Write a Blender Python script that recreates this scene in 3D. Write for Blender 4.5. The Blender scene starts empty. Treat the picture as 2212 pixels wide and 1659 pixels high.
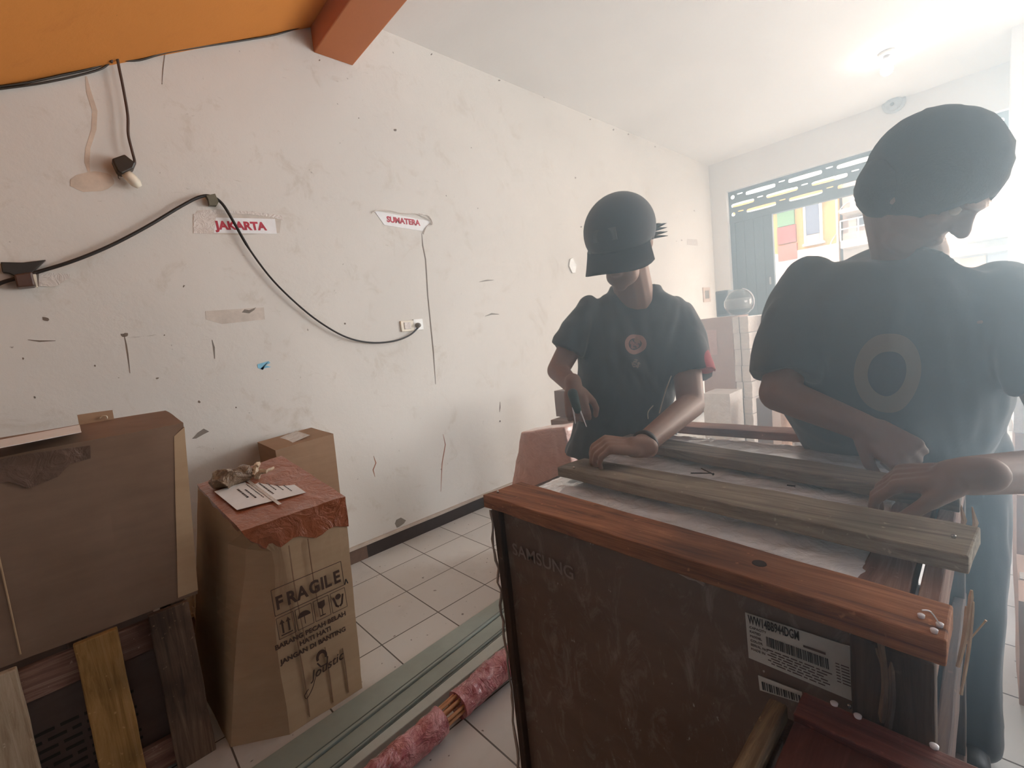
import bpy, bmesh, math, random
from mathutils import Vector, Matrix, Euler, noise
import numpy as np
random.seed(7)
S = bpy.context.scene
COL = S.collection
# ------------------------------------------------------------------ camera
FPX = 977.419; CX, CY, HC = 1106.0, 829.5, 1.30
RC = np.array([[0.68380605, 0.00335931, -0.72965608],
               [0.7220739, -0.14697385, 0.67602365],
               [-0.10496939, -0.98913467, -0.10292728]])   # rows: world X,Y,Z seen in camera axes (right, down, forward)
cd = bpy.data.cameras.new('camera'); cam = bpy.data.objects.new('camera', cd); COL.objects.link(cam)
cd.sensor_width = 36; cd.lens = FPX * 36 / 2212; cd.clip_start = 0.02
cam.matrix_world = Matrix(((RC[0][0], -RC[0][1], -RC[0][2], 0), (RC[1][0], -RC[1][1], -RC[1][2], 0),
                           (RC[2][0], -RC[2][1], -RC[2][2], HC), (0, 0, 0, 1)))
S.camera = cam
def ray(u, v):
    d = RC @ np.array([u - CX, v - CY, FPX]); return Vector(d)
def P(u, v, ax, val):                    # the point of a known plane (axis ax = val) seen at u, v of the photograph
    d = ray(u, v); o = Vector((0, 0, HC)); return o + d * ((val - o[ax]) / d[ax])
def Q(u, v, dep):                        # the point at a given distance in front of the lens
    return Vector((0, 0, HC)) + ray(u, v) * (dep / FPX)
# ------------------------------------------------------------------ light
w = bpy.data.worlds.new('sky'); S.world = w; w.use_nodes = True
bg = w.node_tree.nodes['Background']; bg.inputs[0].default_value = (0.86, 0.93, 1.0, 1); bg.inputs[1].default_value = 9.0
def light(name, kind, loc, target, energy, color=(1, 1, 1), size=None, size_y=None):
    l = bpy.data.lights.new(name, kind); l.energy = energy; l.color = color
    if kind == 'AREA':
        l.shape = 'RECTANGLE'; l.size = size; l.size_y = size_y
    elif kind == 'SUN': l.angle = size
    else: l.shadow_soft_size = size
    o = bpy.data.objects.new(name, l); COL.objects.link(o); o.location = loc
    o.rotation_euler = (Vector(target) - Vector(loc)).to_track_quat('-Z', 'Y').to_euler()
    return o
light('sun', 'SUN', (6, 2, 9), (0, 6, 0), 4.0, (1, .95, .86), math.radians(1))
for nm, x0, x1 in (('portal_shutter', -2.52, .08), ('portal_neighbour', .55, 3.4)):
    o = light(nm, 'AREA', ((x0 + x1) / 2, 6.95, 1.3), ((x0 + x1) / 2, 0, 1.3), 1, size=x1 - x0, size_y=2.6)
    o.data.cycles.is_portal = True
light('daylight_right_door', 'AREA', (1.95, 7.0, 1.5), (-1.8, .5, 1.0), 190, (1, .975, .94), 2.6, 2.3)
S.view_settings.view_transform = 'Standard'; S.view_settings.look = 'None'
S.view_settings.exposure = -0.04; S.view_settings.gamma = 1.0; S.view_settings.use_curve_mapping = False
S.cycles.use_denoising = True
S.cycles.max_bounces = 10; S.cycles.diffuse_bounces = 6; S.cycles.sample_clamp_indirect = 6
# ------------------------------------------------------------------ materials
MATS = {}
def mat(name, build):
    if name in MATS: return MATS[name]
    m = bpy.data.materials.new(name); m.use_nodes = True
    nt = m.node_tree; b = nt.nodes['Principled BSDF']; build(nt, b); MATS[name] = m; return m
def N(nt, t, **k):
    n = nt.nodes.new(t)
    for a, v in k.items():
        if a.startswith('i_'): n.inputs[a[2:].replace('_', ' ')].default_value = v
        else: setattr(n, a, v)
    return n
def coords(nt, scale=(1, 1, 1), kind='Object', loc=(0, 0, 0), rot=(0, 0, 0)):
    tc = N(nt, 'ShaderNodeTexCoord'); mp = N(nt, 'ShaderNodeMapping')
    mp.inputs['Scale'].default_value = scale; mp.inputs['Location'].default_value = loc; mp.inputs['Rotation'].default_value = rot
    nt.links.new(tc.outputs[kind], mp.inputs[0]); return mp.outputs[0]
def noisef(nt, vec, scale, detail=5, rough=.6, dist=0):
    n = N(nt, 'ShaderNodeTexNoise'); n.inputs['Scale'].default_value = scale; n.inputs['Detail'].default_value = detail
    n.inputs['Roughness'].default_value = rough; n.inputs['Distortion'].default_value = dist
    nt.links.new(vec, n.inputs['Vector']); return n.outputs['Fac']
def ramp(nt, fac, stops):
    r = N(nt, 'ShaderNodeValToRGB'); e = r.color_ramp.elements
    while len(e) < len(stops): e.new(.5)
    for el, (p, c) in zip(e, stops):
        el.position = p; el.color = (*c, 1) if len(c) == 3 else c
    nt.links.new(fac, r.inputs[0]); return r.outputs[0]
def mix(nt, fac, a, b, mode='MIX'):
    n = N(nt, 'ShaderNodeMix', data_type='RGBA', blend_type=mode)
    for sock, v in ((0, fac), (6, a), (7, b)):
        if isinstance(v, (int, float)): n.inputs[sock].default_value = v
        elif isinstance(v, tuple): n.inputs[sock].default_value = (*v, 1)
        else: nt.links.new(v, n.inputs[sock])
    return n.outputs[2]
def bump(nt, b, h, strength=.3, dist=.01, sock='Normal'):
    n = N(nt, 'ShaderNodeBump'); n.inputs['Strength'].default_value = strength; n.inputs['Distance'].default_value = dist
    nt.links.new(h, n.inputs['Height']); nt.links.new(n.outputs[0], b.inputs[sock])
def plain(name, col, rough=.6, metal=0, var=.12, nscale=18, bmp=.15, spec=.5, coat=0):
    def f(nt, b):
        v = coords(nt); n = noisef(nt, v, nscale)
        lo = tuple(c * (1 - var) for c in col); hi = tuple(min(1, c * (1 + var)) for c in col)
        nt.links.new(ramp(nt, n, [(.3, lo), (.7, hi)]), b.inputs['Base Color'])
        b.inputs['Roughness'].default_value = rough; b.inputs['Metallic'].default_value = metal
        b.inputs['Specular IOR Level'].default_value = spec; b.inputs['Coat Weight'].default_value = coat
        if bmp: bump(nt, b, noisef(nt, v, nscale * 4), bmp, .002)
    return mat(name, f)
def wood(name, dark, mid, lite, axis=0, rough=.75, gloss=0):
    def f(nt, b):
        sc = [34, 34, 34]; sc[axis] = 2.0
        v = coords(nt, tuple(sc)); v2 = coords(nt, (3, 3, 3))
        g = noisef(nt, v, 1.1, 8, .72, 1.1); k = noisef(nt, v2, 1.1, 3, .5, .3)
        c = ramp(nt, g, [(.32, dark), (.5, mid), (.68, lite)])
        c2 = mix(nt, ramp(nt, k, [(.5, (0, 0, 0)), (.66, (.75, .75, .75))]), c, tuple(x * .45 for x in dark))
        sp = noisef(nt, coords(nt, (60, 60, 60)), 1, 2)
        c3 = mix(nt, ramp(nt, sp, [(.68, (0, 0, 0)), (.74, (.6, .6, .6))]), c2, tuple(min(1, x * 1.25) for x in lite))
        nt.links.new(c3, b.inputs['Base Color']); b.inputs['Roughness'].default_value = rough
        b.inputs['Specular IOR Level'].default_value = .35; b.inputs['Coat Weight'].default_value = gloss
        bump(nt, b, g, .5, .004)
    return mat(name, f)
def card(name, c1, c2, rough=.75, film=0.0, flute=(0, 0, 0)):
    def f(nt, b):
        v = coords(nt); n = noisef(nt, v, 5, 6, .6); n2 = noisef(nt, coords(nt, (2, 2, 14)), 2, 3)
        c = mix(nt, .35, ramp(nt, n, [(.3, c1), (.7, c2)]), ramp(nt, n2, [(.35, c1), (.65, c2)]))
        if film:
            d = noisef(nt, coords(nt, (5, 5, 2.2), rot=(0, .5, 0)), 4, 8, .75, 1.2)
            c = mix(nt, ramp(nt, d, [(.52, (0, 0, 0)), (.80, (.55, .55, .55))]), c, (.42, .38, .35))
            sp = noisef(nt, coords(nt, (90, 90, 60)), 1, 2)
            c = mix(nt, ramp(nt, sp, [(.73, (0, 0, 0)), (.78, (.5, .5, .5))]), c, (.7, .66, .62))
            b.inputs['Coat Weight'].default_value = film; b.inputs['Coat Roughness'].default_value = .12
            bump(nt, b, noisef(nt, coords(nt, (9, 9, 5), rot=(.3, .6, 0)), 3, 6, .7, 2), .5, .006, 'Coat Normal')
        nt.links.new(c, b.inputs['Base Color']); b.inputs['Roughness'].default_value = rough
        b.inputs['Specular IOR Level'].default_value = .3
        bump(nt, b, n, .25, .004)
    return mat(name, f)
def shiny(name, col, col2, rough=.18, scale=14, alpha=1.0, bs=.9, spec=.6):
    def f(nt, b):
        v = coords(nt, (1, 1, 1)); n = noisef(nt, v, scale, 5, .6, 1.8)
        nt.links.new(ramp(nt, n, [(.3, col), (.7, col2)]), b.inputs['Base Color'])
        b.inputs['Roughness'].default_value = rough; b.inputs['Specular IOR Level'].default_value = spec
        b.inputs['Coat Weight'].default_value = .6; b.inputs['Coat Roughness'].default_value = .08
        b.inputs['Alpha'].default_value = alpha
        bump(nt, b, noisef(nt, v, scale * 1.3, 4, .6, 2.5), bs, .012)
    return mat(name, f)
def wallpaint(name, base, dirt, amount):
    def f(nt, b):
        v = coords(nt); big = noisef(nt, v, .9, 5, .6, .4); mid = noisef(nt, v, 6, 6, .7, .6)
        c = ramp(nt, big, [(.3, tuple(x * .90 for x in base)), (.7, base)])
        m = ramp(nt, mid, [(.56, (0, 0, 0)), (.78, (amount, amount, amount))])
        # grime grows towards the floor, a real stain of a packing workshop
        c = mix(nt, m, c, dirt)
        st = noisef(nt, coords(nt, (1, 5, 30)), 1.3, 5, .75, .8)
        c = mix(nt, ramp(nt, st, [(.66, (0, 0, 0)), (.72, (amount * .8,) * 3)]), c, tuple(x * .6 for x in dirt))
        sp = noisef(nt, coords(nt, (26, 26, 26)), 1, 3, .6)
        c = mix(nt, ramp(nt, sp, [(.73, (0, 0, 0)), (.77, (amount * 1.2,) * 3)]), c, tuple(x * .45 for x in dirt))
        nt.links.new(c, b.inputs['Base Color']); b.inputs['Roughness'].default_value = .8
        b.inputs['Specular IOR Level'].default_value = .25
        bump(nt, b, noisef(nt, v, 7, 7, .7), .25, .01)
    return mat(name, f)
M_wall = wallpaint('plaster_cream', (.72, .685, .63), (.47, .40, .31), .55)
M_wallb = wallpaint('plaster_white', (.80, .79, .77), (.5, .46, .42), .3)
M_ceil = wallpaint('ceiling_white', (.82, .80, .77), (.6, .55, .5), .15)
M_walld = plain('dim_brown_wall', (.12, .09, .07), .9)  # kept dark so the unseen walls and rear ceiling bounce less light
M_orange = wallpaint('orange_paint', (.68, .255, .055), (.46, .15, .04), .3)
M_orange2 = wallpaint('orange_beam_paint', (.55, .19, .075), (.38, .13, .05), .3)
def tiles(nt, b):
    v = coords(nt, (1, 1, 1), loc=(1.868 + .3015 * 40, -.775 + .3015 * 40, 0))
    br = N(nt, 'ShaderNodeTexBrick', offset=0.0, squash=1.0)
    for k, x in (('Scale', 1), ('Brick Width', .3015), ('Row Height', .3015), ('Mortar Size', .0032), ('Mortar Smooth', .2), ('Bias', 0)):
        br.inputs[k].default_value = x
    br.inputs['Color1'].default_value = (.66, .63, .59, 1); br.inputs['Color2'].default_value = (.60, .575, .54, 1)
    br.inputs['Mortar'].default_value = (.09, .07, .055, 1)
    nt.links.new(v, br.inputs['Vector'])
    g = noisef(nt, coords(nt), 3, 6, .7); c = mix(nt, ramp(nt, g, [(.5, (0, 0, 0)), (.8, (.45, .45, .45))]), br.outputs[0], (.38, .33, .28))
    sp = noisef(nt, coords(nt, (30, 30, 30)), 1, 2, .6)
    c = mix(nt, ramp(nt, sp, [(.70, (0, 0, 0)), (.74, (.8, .8, .8))]), c, (.10, .075, .05))
    ye = noisef(nt, coords(nt, (3, 3, 3), loc=(2.1, .3, 0)), 1, 2); c = mix(nt, ramp(nt, ye, [(.70, (0, 0, 0)), (.76, (.5, .5, .5))]), c, (.75, .62, .22))
    nt.links.new(c, b.inputs['Base Color']); b.inputs['Roughness'].default_value = .28
    bump(nt, b, br.outputs['Fac'], -.4, .002)
M_tile = mat('floor_tiles', tiles)
M_base = plain('dark_skirting', (.035, .025, .022), .5)
M_baseb = plain('brown_skirting', (.14, .085, .06), .6)
M_ledge = plain('skirting_ledge', (.50, .42, .35), .7)
M_black = plain('black_rubber', (.018, .014, .012), .5)
M_blktape = plain('black_tape', (.03, .022, .015), .35)
M_olive = plain('olive_tape', (.13, .12, .08), .4)
M_ivory = plain('ivory_plastic', (.75, .68, .55), .4)
M_white = plain('white_plastic', (.85, .85, .82), .35)
M_paper = plain('white_paper', (.82, .82, .82), .7, var=.04)
M_ink = plain('black_ink', (.03, .025, .022), .6, bmp=0)
M_inkbrown = plain('brown_print_ink', (.075, .04, .028), .7, bmp=0)
M_redink = plain('red_ink', (.45, .035, .06), .6, bmp=0)
M_faint = plain('faded_print', (.26, .20, .17), .6, bmp=0)
M_stain = plain('tan_stain', (.60, .49, .39), .8, bmp=0)
M_greymark = plain('grey_mark', (.22, .19, .16), .8, bmp=0)
M_crack = plain('dark_scratch', (.19, .15, .12), .9, bmp=0)
M_blue = plain('blue_sticker_ink', (.22, .52, .70), .5)
M_steel = plain('steel', (.55, .55, .55), .25, 1)
M_galv = plain('white_screw', (.85, .82, .86), .3)
M_green = plain('green_grey_metal', (.30, .335, .29), .42, .1, .08, 9)
M_greenl = plain('pale_green_metal', (.46, .48, .43), .42, .1, .08, 9)
M_shutter = plain('shutter_steel', (.10, .125, .14), .45, .3)
M_foil = shiny('silver_foil', (.55, .52, .50), (.9, .88, .86), .2, 25)
M_film = shiny('sheen_tinted_film', (.72, .76, .82), (.95, .97, 1.0), .10, 9, 1.0, .55, .9)  # pale base tones carry the reflected brightness of the transparent film
M_whitewrap = shiny('white_wrap', (.78, .72, .66), (.95, .92, .88), .3, 8, 1, .8)
M_pinkwrap = shiny('pink_wrapped_card', (.62, .33, .26), (.78, .50, .42), .3, 7, 1, .8)
M_redwrap = shiny('red_wrap', (.36, .07, .085), (.68, .29, .29), .2, 16, 1, 1.0)
M_rod = plain('wood_rod', (.52, .24, .11), .6)
M_tapeb = shiny('brown_tape', (.30, .085, .035), (.40, .13, .06), .28, 12, 1, .7)
M_taped = shiny('dark_tape', (.11, .065, .045), (.17, .10, .07), .3, 12, 1, .4)
M_cleartape = shiny('clear_tape', (.60, .53, .48), (.72, .66, .60), .2, 20, 1, .5)
M_card = card('cardboard', (.30, .185, .115), (.38, .245, .155))
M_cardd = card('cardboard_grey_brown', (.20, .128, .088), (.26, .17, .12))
M_cardl = card('cardboard_light', (.47, .325, .20), (.56, .40, .255))
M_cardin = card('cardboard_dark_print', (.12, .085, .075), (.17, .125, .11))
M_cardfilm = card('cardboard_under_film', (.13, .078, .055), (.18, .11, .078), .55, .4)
M_cardp = card('cardboard_pink', (.50, .32, .24), (.60, .40, .31))
M_wred = wood('red_brown_board', (.09, .038, .024), (.32, .125, .055), (.52, .24, .12))
M_wgrey = wood('weathered_board', (.14, .11, .08), (.31, .26, .195), (.46, .41, .325))
M_wgrey2 = wood('dusty_board', (.12, .10, .08), (.24, .205, .165), (.34, .30, .25))
M_wfar = wood('pink_brown_board', (.22, .09, .06), (.44, .22, .15), (.60, .36, .27))
M_wdark = wood('dark_frame_wood', (.03, .018, .014), (.075, .045, .03), (.12, .075, .05), 2)
M_wdarkx = wood('dark_frame_rail', (.04, .02, .015), (.10, .05, .035), (.16, .09, .06), 1)
M_wmar = wood('maroon_board', (.07, .018, .013), (.15, .042, .032), (.23, .08, .06), 0, .5, .2)
M_wmary = wood('maroon_panel', (.05, .016, .012), (.10, .032, .024), (.15, .055, .042), 1, .5, .2)
M_wold = wood('mottled_old_board', (.05, .03, .018), (.16, .10, .055), (.34, .25, .14), 1)
M_wlight = wood('pale_slat', (.28, .18, .11), (.50, .38, .26), (.62, .50, .38), 2)
M_wyel = wood('yellow_brown_slat', (.20, .10, .03), (.40, .22, .075), (.50, .30, .13), 2)
M_wbrn = wood('brown_slat', (.06, .04, .03), (.16, .10, .07), (.26, .17, .11), 2)
M_wraily = wood('top_rail_wood', (.12, .06, .045), (.24, .13, .10), (.40, .28, .22), 1)
M_splint = plain('fresh_split_wood', (.72, .52, .34), .7, nscale=40)
# ------------------------------------------------------------------ mesh helpers
ORG = {}
def base(o):
    while o.parent: o = o.parent
    return Vector(o.location)
def obj(name, bm, m, parent=None, loc=None, smooth=False, keep=False):
    me = bpy.data.meshes.new(name)
    if not keep: bmesh.ops.recalc_face_normals(bm, faces=bm.faces[:])
    if parent is None and loc is None:
        vs = [v.co for v in bm.verts]
        loc = Vector(((min(v.x for v in vs) + max(v.x for v in vs)) / 2, (min(v.y for v in vs) + max(v.y for v in vs)) / 2, min(v.z for v in vs)))
    off = base(parent) if parent else Vector(loc)
    bmesh.ops.translate(bm, verts=bm.verts[:], vec=-off)
    bm.to_mesh(me); bm.free()
    o = bpy.data.objects.new(name, me); COL.objects.link(o)
    for mm in (m if isinstance(m, (list, tuple)) else [m]): me.materials.append(mm)
    if parent: o.parent = parent
    else: o.location = off
    if smooth:
        for p in me.polygons: p.use_smooth = True
    return o
def thing(name, label, cat, loc=(0, 0, 0), group=None):
    o = bpy.data.objects.new(name, None); COL.objects.link(o); o.location = loc; o.empty_display_size = .05
    return tag(o, label, cat, group)
def tag(o, label, cat, group=None):
    o['label'] = label; o['category'] = cat
    if group: o['group'] = group
    return o
def struct(name, bm, m, parent=None):
    o = obj(name, bm, m, parent, loc=(0, 0, 0) if parent is None else None)
    if parent is None: o['kind'] = 'structure'
    return o
def hexa(bm, c8):
    """eight corners: bottom 0-3 counter-clockwise, top 4-7"""
    v = [bm.verts.new(c) for c in c8]
    for f in ((0, 3, 2, 1), (4, 5, 6, 7), (0, 1, 5, 4), (1, 2, 6, 5), (2, 3, 7, 6), (3, 0, 4, 7)):
        bm.faces.new([v[i] for i in f])
    return bm
def box(bm, a, b):
    x0, y0, z0 = a; x1, y1, z1 = b
    return hexa(bm, [(x0, y0, z0), (x1, y0, z0), (x1, y1, z0), (x0, y1, z0), (x0, y0, z1), (x1, y0, z1), (x1, y1, z1), (x0, y1, z1)])
def nb(): return bmesh.new()
def bbox(a, b): return box(nb(), a, b)
def bevel(bm, w=.004, seg=2):
    bmesh.ops.recalc_face_normals(bm, faces=bm.faces[:])
    bmesh.ops.bevel(bm, geom=bm.edges[:], offset=w, segments=seg, affect='EDGES', profile=.5, clamp_overlap=True); return bm
def rough_box(a, b, cut=(8, 1, 1), amp=.002, bev=.003, seed=0, rot=None, pivot=None, big=0.0):
    """a sawn board: subdivided box with uneven edges"""
    bm = nb(); a = Vector(a); b = Vector(b)
    n = [max(1, c) for c in cut]
    grid = {}
    for i in range(n[0] + 1):
        for j in range(n[1] + 1):
            for k in range(n[2] + 1):
                if 0 < i < n[0] and 0 < j < n[1] and 0 < k < n[2]: continue
                grid[i, j, k] = bm.verts.new((a.x + (b.x - a.x) * i / n[0], a.y + (b.y - a.y) * j / n[1], a.z + (b.z - a.z) * k / n[2]))
    def quad(*q):
        bm.faces.new([grid[t] for t in q])
    for i in range(n[0]):
        for j in range(n[1]):
            for k in (0, n[2]): quad((i, j, k), (i + 1, j, k), (i + 1, j + 1, k), (i, j + 1, k))
    for i in range(n[0]):
        for k in range(n[2]):
            for j in (0, n[1]): quad((i, j, k), (i + 1, j, k), (i + 1, j, k + 1), (i, j, k + 1))
    for j in range(n[1]):
        for k in range(n[2]):
            for i in (0, n[0]): quad((i, j, k), (i, j + 1, k), (i, j + 1, k + 1), (i, j, k + 1))
    bmesh.ops.recalc_face_normals(bm, faces=bm.faces[:])
    if bev:
        es = [e for e in bm.edges if len(e.link_faces) == 2 and e.link_faces[0].normal.angle(e.link_faces[1].normal, 0) > .8]
        bmesh.ops.bevel(bm, geom=es, offset=bev, segments=2, affect='EDGES', profile=.5, clamp_overlap=True)
    o = Vector((seed * 3.1, seed * 1.7, seed))
    for v in bm.verts:
        d = noise.noise_vector(v.co * 9 + o) * amp + noise.noise_vector(v.co * 2.2 + o) * big
        v.co += d
    if rot is not None:
        pv = Vector(pivot) if pivot else (a + b) / 2
        bmesh.ops.rotate(bm, verts=bm.verts[:], cent=pv, matrix=Euler(rot).to_matrix())
    return bm
def prism(pts, vec, bm=None):
    """closed outline extruded along vec"""
    bm = bm or nb(); vec = Vector(vec)
    a = [bm.verts.new(p) for p in pts]; b = [bm.verts.new(Vector(p) + vec) for p in pts]
    bm.faces.new(a); bm.faces.new(b[::-1]); n = len(a)
    for i in range(n): bm.faces.new((a[i], a[(i + 1) % n], b[(i + 1) % n], b[i]))
    return bm
def spline(pts, n=6):
    p = [Vector(q) for q in pts]; out = []
    for i in range(len(p) - 1):
        p0 = p[max(0, i - 1)]; p1 = p[i]; p2 = p[i + 1]; p3 = p[min(len(p) - 1, i + 2)]
        for k in range(n):
            t = k / n
            out.append(.5 * ((2 * p1) + (p2 - p0) * t + (2 * p0 - 5 * p1 + 4 * p2 - p3) * t * t + (3 * p1 - p0 - 3 * p2 + p3) * t ** 3))
    out.append(p[-1]); return out
def tube(bm, pts, r, seg=8, caps=True):
    pts = [Vector(q) for q in pts]; rs = r if isinstance(r, (list, tuple)) else [r] * len(pts)
    rings = []; ref = None
    for i, p in enumerate(pts):
        d = (pts[min(i + 1, len(pts) - 1)] - pts[max(i - 1, 0)]).normalized()
        if ref is None: ref = Vector((0, 0, 1)) if abs(d.z) < .9 else Vector((1, 0, 0))
        s = d.cross(ref).normalized(); ref = s.cross(d).normalized()
        rings.append([bm.verts.new(p + (s * math.cos(2 * math.pi * k / seg) + ref * math.sin(2 * math.pi * k / seg)) * rs[i]) for k in range(seg)])
    for a, b in zip(rings, rings[1:]):
        for k in range(seg): bm.faces.new((a[k], a[(k + 1) % seg], b[(k + 1) % seg], b[k]))
    if caps:
        bm.faces.new(rings[0][::-1]); bm.faces.new(rings[-1])
    return bm
def lathe(bm, c, prof, seg=24, ax=(0, 0, 1)):
    """profile of (radius, height) turned about ax through c"""
    ax = Vector(ax).normalized(); u = ax.orthogonal().normalized(); v = ax.cross(u); c = Vector(c); rings = []
    for r, h in prof:
        rings.append([bm.verts.new(c + ax * h + (u * math.cos(2 * math.pi * k / seg) + v * math.sin(2 * math.pi * k / seg)) * max(r, 1e-5)) for k in range(seg)])
    for a, b in zip(rings, rings[1:]):
        for k in range(seg): bm.faces.new((a[k], a[(k + 1) % seg], b[(k + 1) % seg], b[k]))
    bm.faces.new(rings[0][::-1]); bm.faces.new(rings[-1]); return bm
def ell(bm, c, r, frame=None, sub=3):
    m = bmesh.ops.create_icosphere(bm, subdivisions=sub, radius=1)
    F = frame or Matrix.Identity(3)
    for v in m['verts']: v.co = Vector(c) + F @ Vector((v.co.x * r[0], v.co.y * r[1], v.co.z * r[2]))
    return bm
def cap(bm, a, b, ra, rb, seg=14):
    """capsule that tapers from a to b"""
    a = Vector(a); b = Vector(b); d = (b - a); L = d.length; d.normalize(); prof = []
    for k in range(5): t = -math.pi / 2 + k * math.pi / 8; prof.append((ra * math.cos(t), ra * math.sin(t)))
    for k in range(1, 5): prof.append((ra + (rb - ra) * k / 5, L * k / 5))
    for k in range(5): t = k * math.pi / 8; prof.append((rb * math.cos(t), L + rb * math.sin(t)))
    return lathe(bm, a, prof, seg, d)
def limb(bm, pts, rs):
    for i in range(len(pts) - 1): cap(bm, pts[i], pts[i + 1], rs[i], rs[i + 1])
def torso(bm, secs, seg=28):
    """elliptic sections (centre, half width vector, half depth vector), closed by domed ends"""
    rings = []
    s2 = [(secs[0][0], secs[0][1] * .5, secs[0][2] * .5)] + list(secs) + [(secs[-1][0], secs[-1][1] * .5, secs[-1][2] * .5)]
    for c, a, d in s2:
        r = []
        for k in range(seg):
            t = 2 * math.pi * k / seg; ct, st = math.cos(t), math.sin(t)
            e = .8
            r.append(bm.verts.new(Vector(c) + Vector(a) * math.copysign(abs(ct) ** e, ct) + Vector(d) * math.copysign(abs(st) ** e, st)))
        rings.append(r)
    for a, b in zip(rings, rings[1:]):
        for k in range(seg): bm.faces.new((a[k], a[(k + 1) % seg], b[(k + 1) % seg], b[k]))
    bm.faces.new(rings[0][::-1]); bm.faces.new(rings[-1]); return bm
def fuse(bm, vox, smooth=6, folds=0, fscale=(14, 14, 6), seed=0):
    """melt overlapping closed shapes into one skin"""
    me = bpy.data.meshes.new('tmp'); bmesh.ops.recalc_face_normals(bm, faces=bm.faces[:]); bm.to_mesh(me); bm.free()
    o = bpy.data.objects.new('tmp', me); COL.objects.link(o)
    r = o.modifiers.new('r', 'REMESH'); r.mode = 'VOXEL'; r.voxel_size = vox; r.adaptivity = 0
    s = o.modifiers.new('s', 'SMOOTH'); s.iterations = smooth; s.factor = .5
    dg = bpy.context.evaluated_depsgraph_get(); ev = o.evaluated_get(dg); m2 = bpy.data.meshes.new_from_object(ev)
    out = nb(); out.from_mesh(m2); bpy.data.objects.remove(o); bpy.data.meshes.remove(me); bpy.data.meshes.remove(m2)
    if folds:
        out.normal_update(); sd = Vector((seed, seed * 2, 0))
        for v in out.verts:
            q = Vector((v.co.x * fscale[0], v.co.y * fscale[1], v.co.z * fscale[2])) + sd
            q2 = q + noise.noise_vector(q * .5) * 1.3
            v.co += v.normal * (noise.noise(q2) * folds + noise.noise(q2 * 2.3) * folds * .4)
    return out
def text_obj(name, body, origin, xdir, ydir, size, m, parent, bold=.0, depth=.0006, align='LEFT', xs=1.0, shear=0):
    cu = bpy.data.curves.new(name, 'FONT'); cu.body = body; cu.size = size; cu.extrude = depth / 2; cu.offset = bold; cu.align_x = align
    cu.shear = shear; cu.resolution_u = 3
    t = bpy.data.objects.new('t', cu); COL.objects.link(t)
    dg = bpy.context.evaluated_depsgraph_get(); me = bpy.data.meshes.new_from_object(t.evaluated_get(dg))
    bm = nb(); bm.from_mesh(me); bpy.data.objects.remove(t); bpy.data.meshes.remove(me); bpy.data.curves.remove(cu)
    xd = Vector(xdir).normalized() * xs; yd = Vector(ydir).normalized(); zd = Vector(xdir).normalized().cross(yd)
    for v in bm.verts: v.co = Vector(origin) + xd * v.co.x + yd * v.co.y + zd * (v.co.z + depth / 2)
    return obj(name, bm, m, parent, keep=True)
def flat(pts, nrm, th=.0008):
    return prism(pts, Vector(nrm).normalized() * th)
def frame_yz(fwd, up):
    y = Vector(fwd).normalized(); z = (Vector(up) - y * Vector(up).dot(y)).normalized(); x = y.cross(z)
    return Matrix((x, y, z)).transposed()
# ================================================================== SETTING
D = -2.7514; CZ = 3.38; YB = 6.71
struct('floor', bbox((D - .12, -4.5, -.12), (3.6, YB + .25, 0)), M_tile)
wl = struct('wall_left', bbox((D - .12, -4.5, -.1), (D, YB + .25, CZ + .3)), M_wall)
struct('ceiling', bbox((D, 1.45, CZ), (3.6, YB + .25, CZ + .15)), M_ceil)
# back wall: lintel over both roller doors, corner pier, pillar
bm = nb(); box(bm, (D, YB, 2.96), (3.6, YB + .22, CZ)); box(bm, (D, YB - .0, 0), (-2.535, YB + .22, 2.96))
box(bm, (3.35, YB, 0), (3.6, YB + .22, 2.96))
struct('wall_back', bm, M_wallb)
struct('trim_1', bbox((.085, 5.9, 0), (.50, YB, CZ)), M_wallb)      # pillar between the two doors
bm = nb(); box(bm, (3.5, -4.5, 0), (3.62, 2.4, CZ)); box(bm, (3.5, 4.9, 0), (3.62, YB, CZ)); box(bm, (3.5, 2.4, 0), (3.62, 4.9, .9)); box(bm, (3.5, 2.4, 2.6), (3.62, 4.9, CZ))
struct('wall_right', bm, M_walld)
struct('wall_rear', bbox((D - .12, -4.6, -.1), (3.62, -4.5, CZ)), M_walld)
# orange concrete beam and the sloping stair soffit before it
struct('trim_2', bevel(bbox((D, 1.245, 3.08), (3.6, 1.485, CZ + .2)), .006), M_orange2)
s0 = P(0, 186, 0, D); s1 = P(655, 62, 0, D); dz = (s1.z - s0.z) / (s1.y - s0.y)
ya, yb2 = -2.0, 1.3
za = s0.z + dz * (ya - s0.y); zb = s0.z + dz * (yb2 - s0.y)
bm = hexa(nb(), [(D, ya, za), (-.95, ya, za), (-.95, yb2, zb), (D, yb2, zb), (D, ya, za + .15), (-.95, ya, za + .15), (-.95, yb2, zb + .15), (D, yb2, zb + .15)])
struct('ceiling_stair_soffit', bm, M_orange)
struct('ceiling_rear', bbox((D, -4.5, CZ + .16), (3.6, 1.3, CZ + .3)), M_walld)
# skirting
b0 = P(805, 1199, 2, 0); zt = .085; yk = P(803, 1160, 0, D + .02).y
b1 = struct('baseboard_left', bbox((D, 1.13, 0), (D + .014, YB, zt)), M_base)
struct('baseboard_near', bbox((D, -4.4, 0), (D + .016, 1.13, zt)), M_baseb)
struct('trim_3', bevel(rough_box((D, -4.4, zt), (D + .022, YB, zt + .018), (1, 40, 1), .003, 0), .001, 1), M_ledge)
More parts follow.
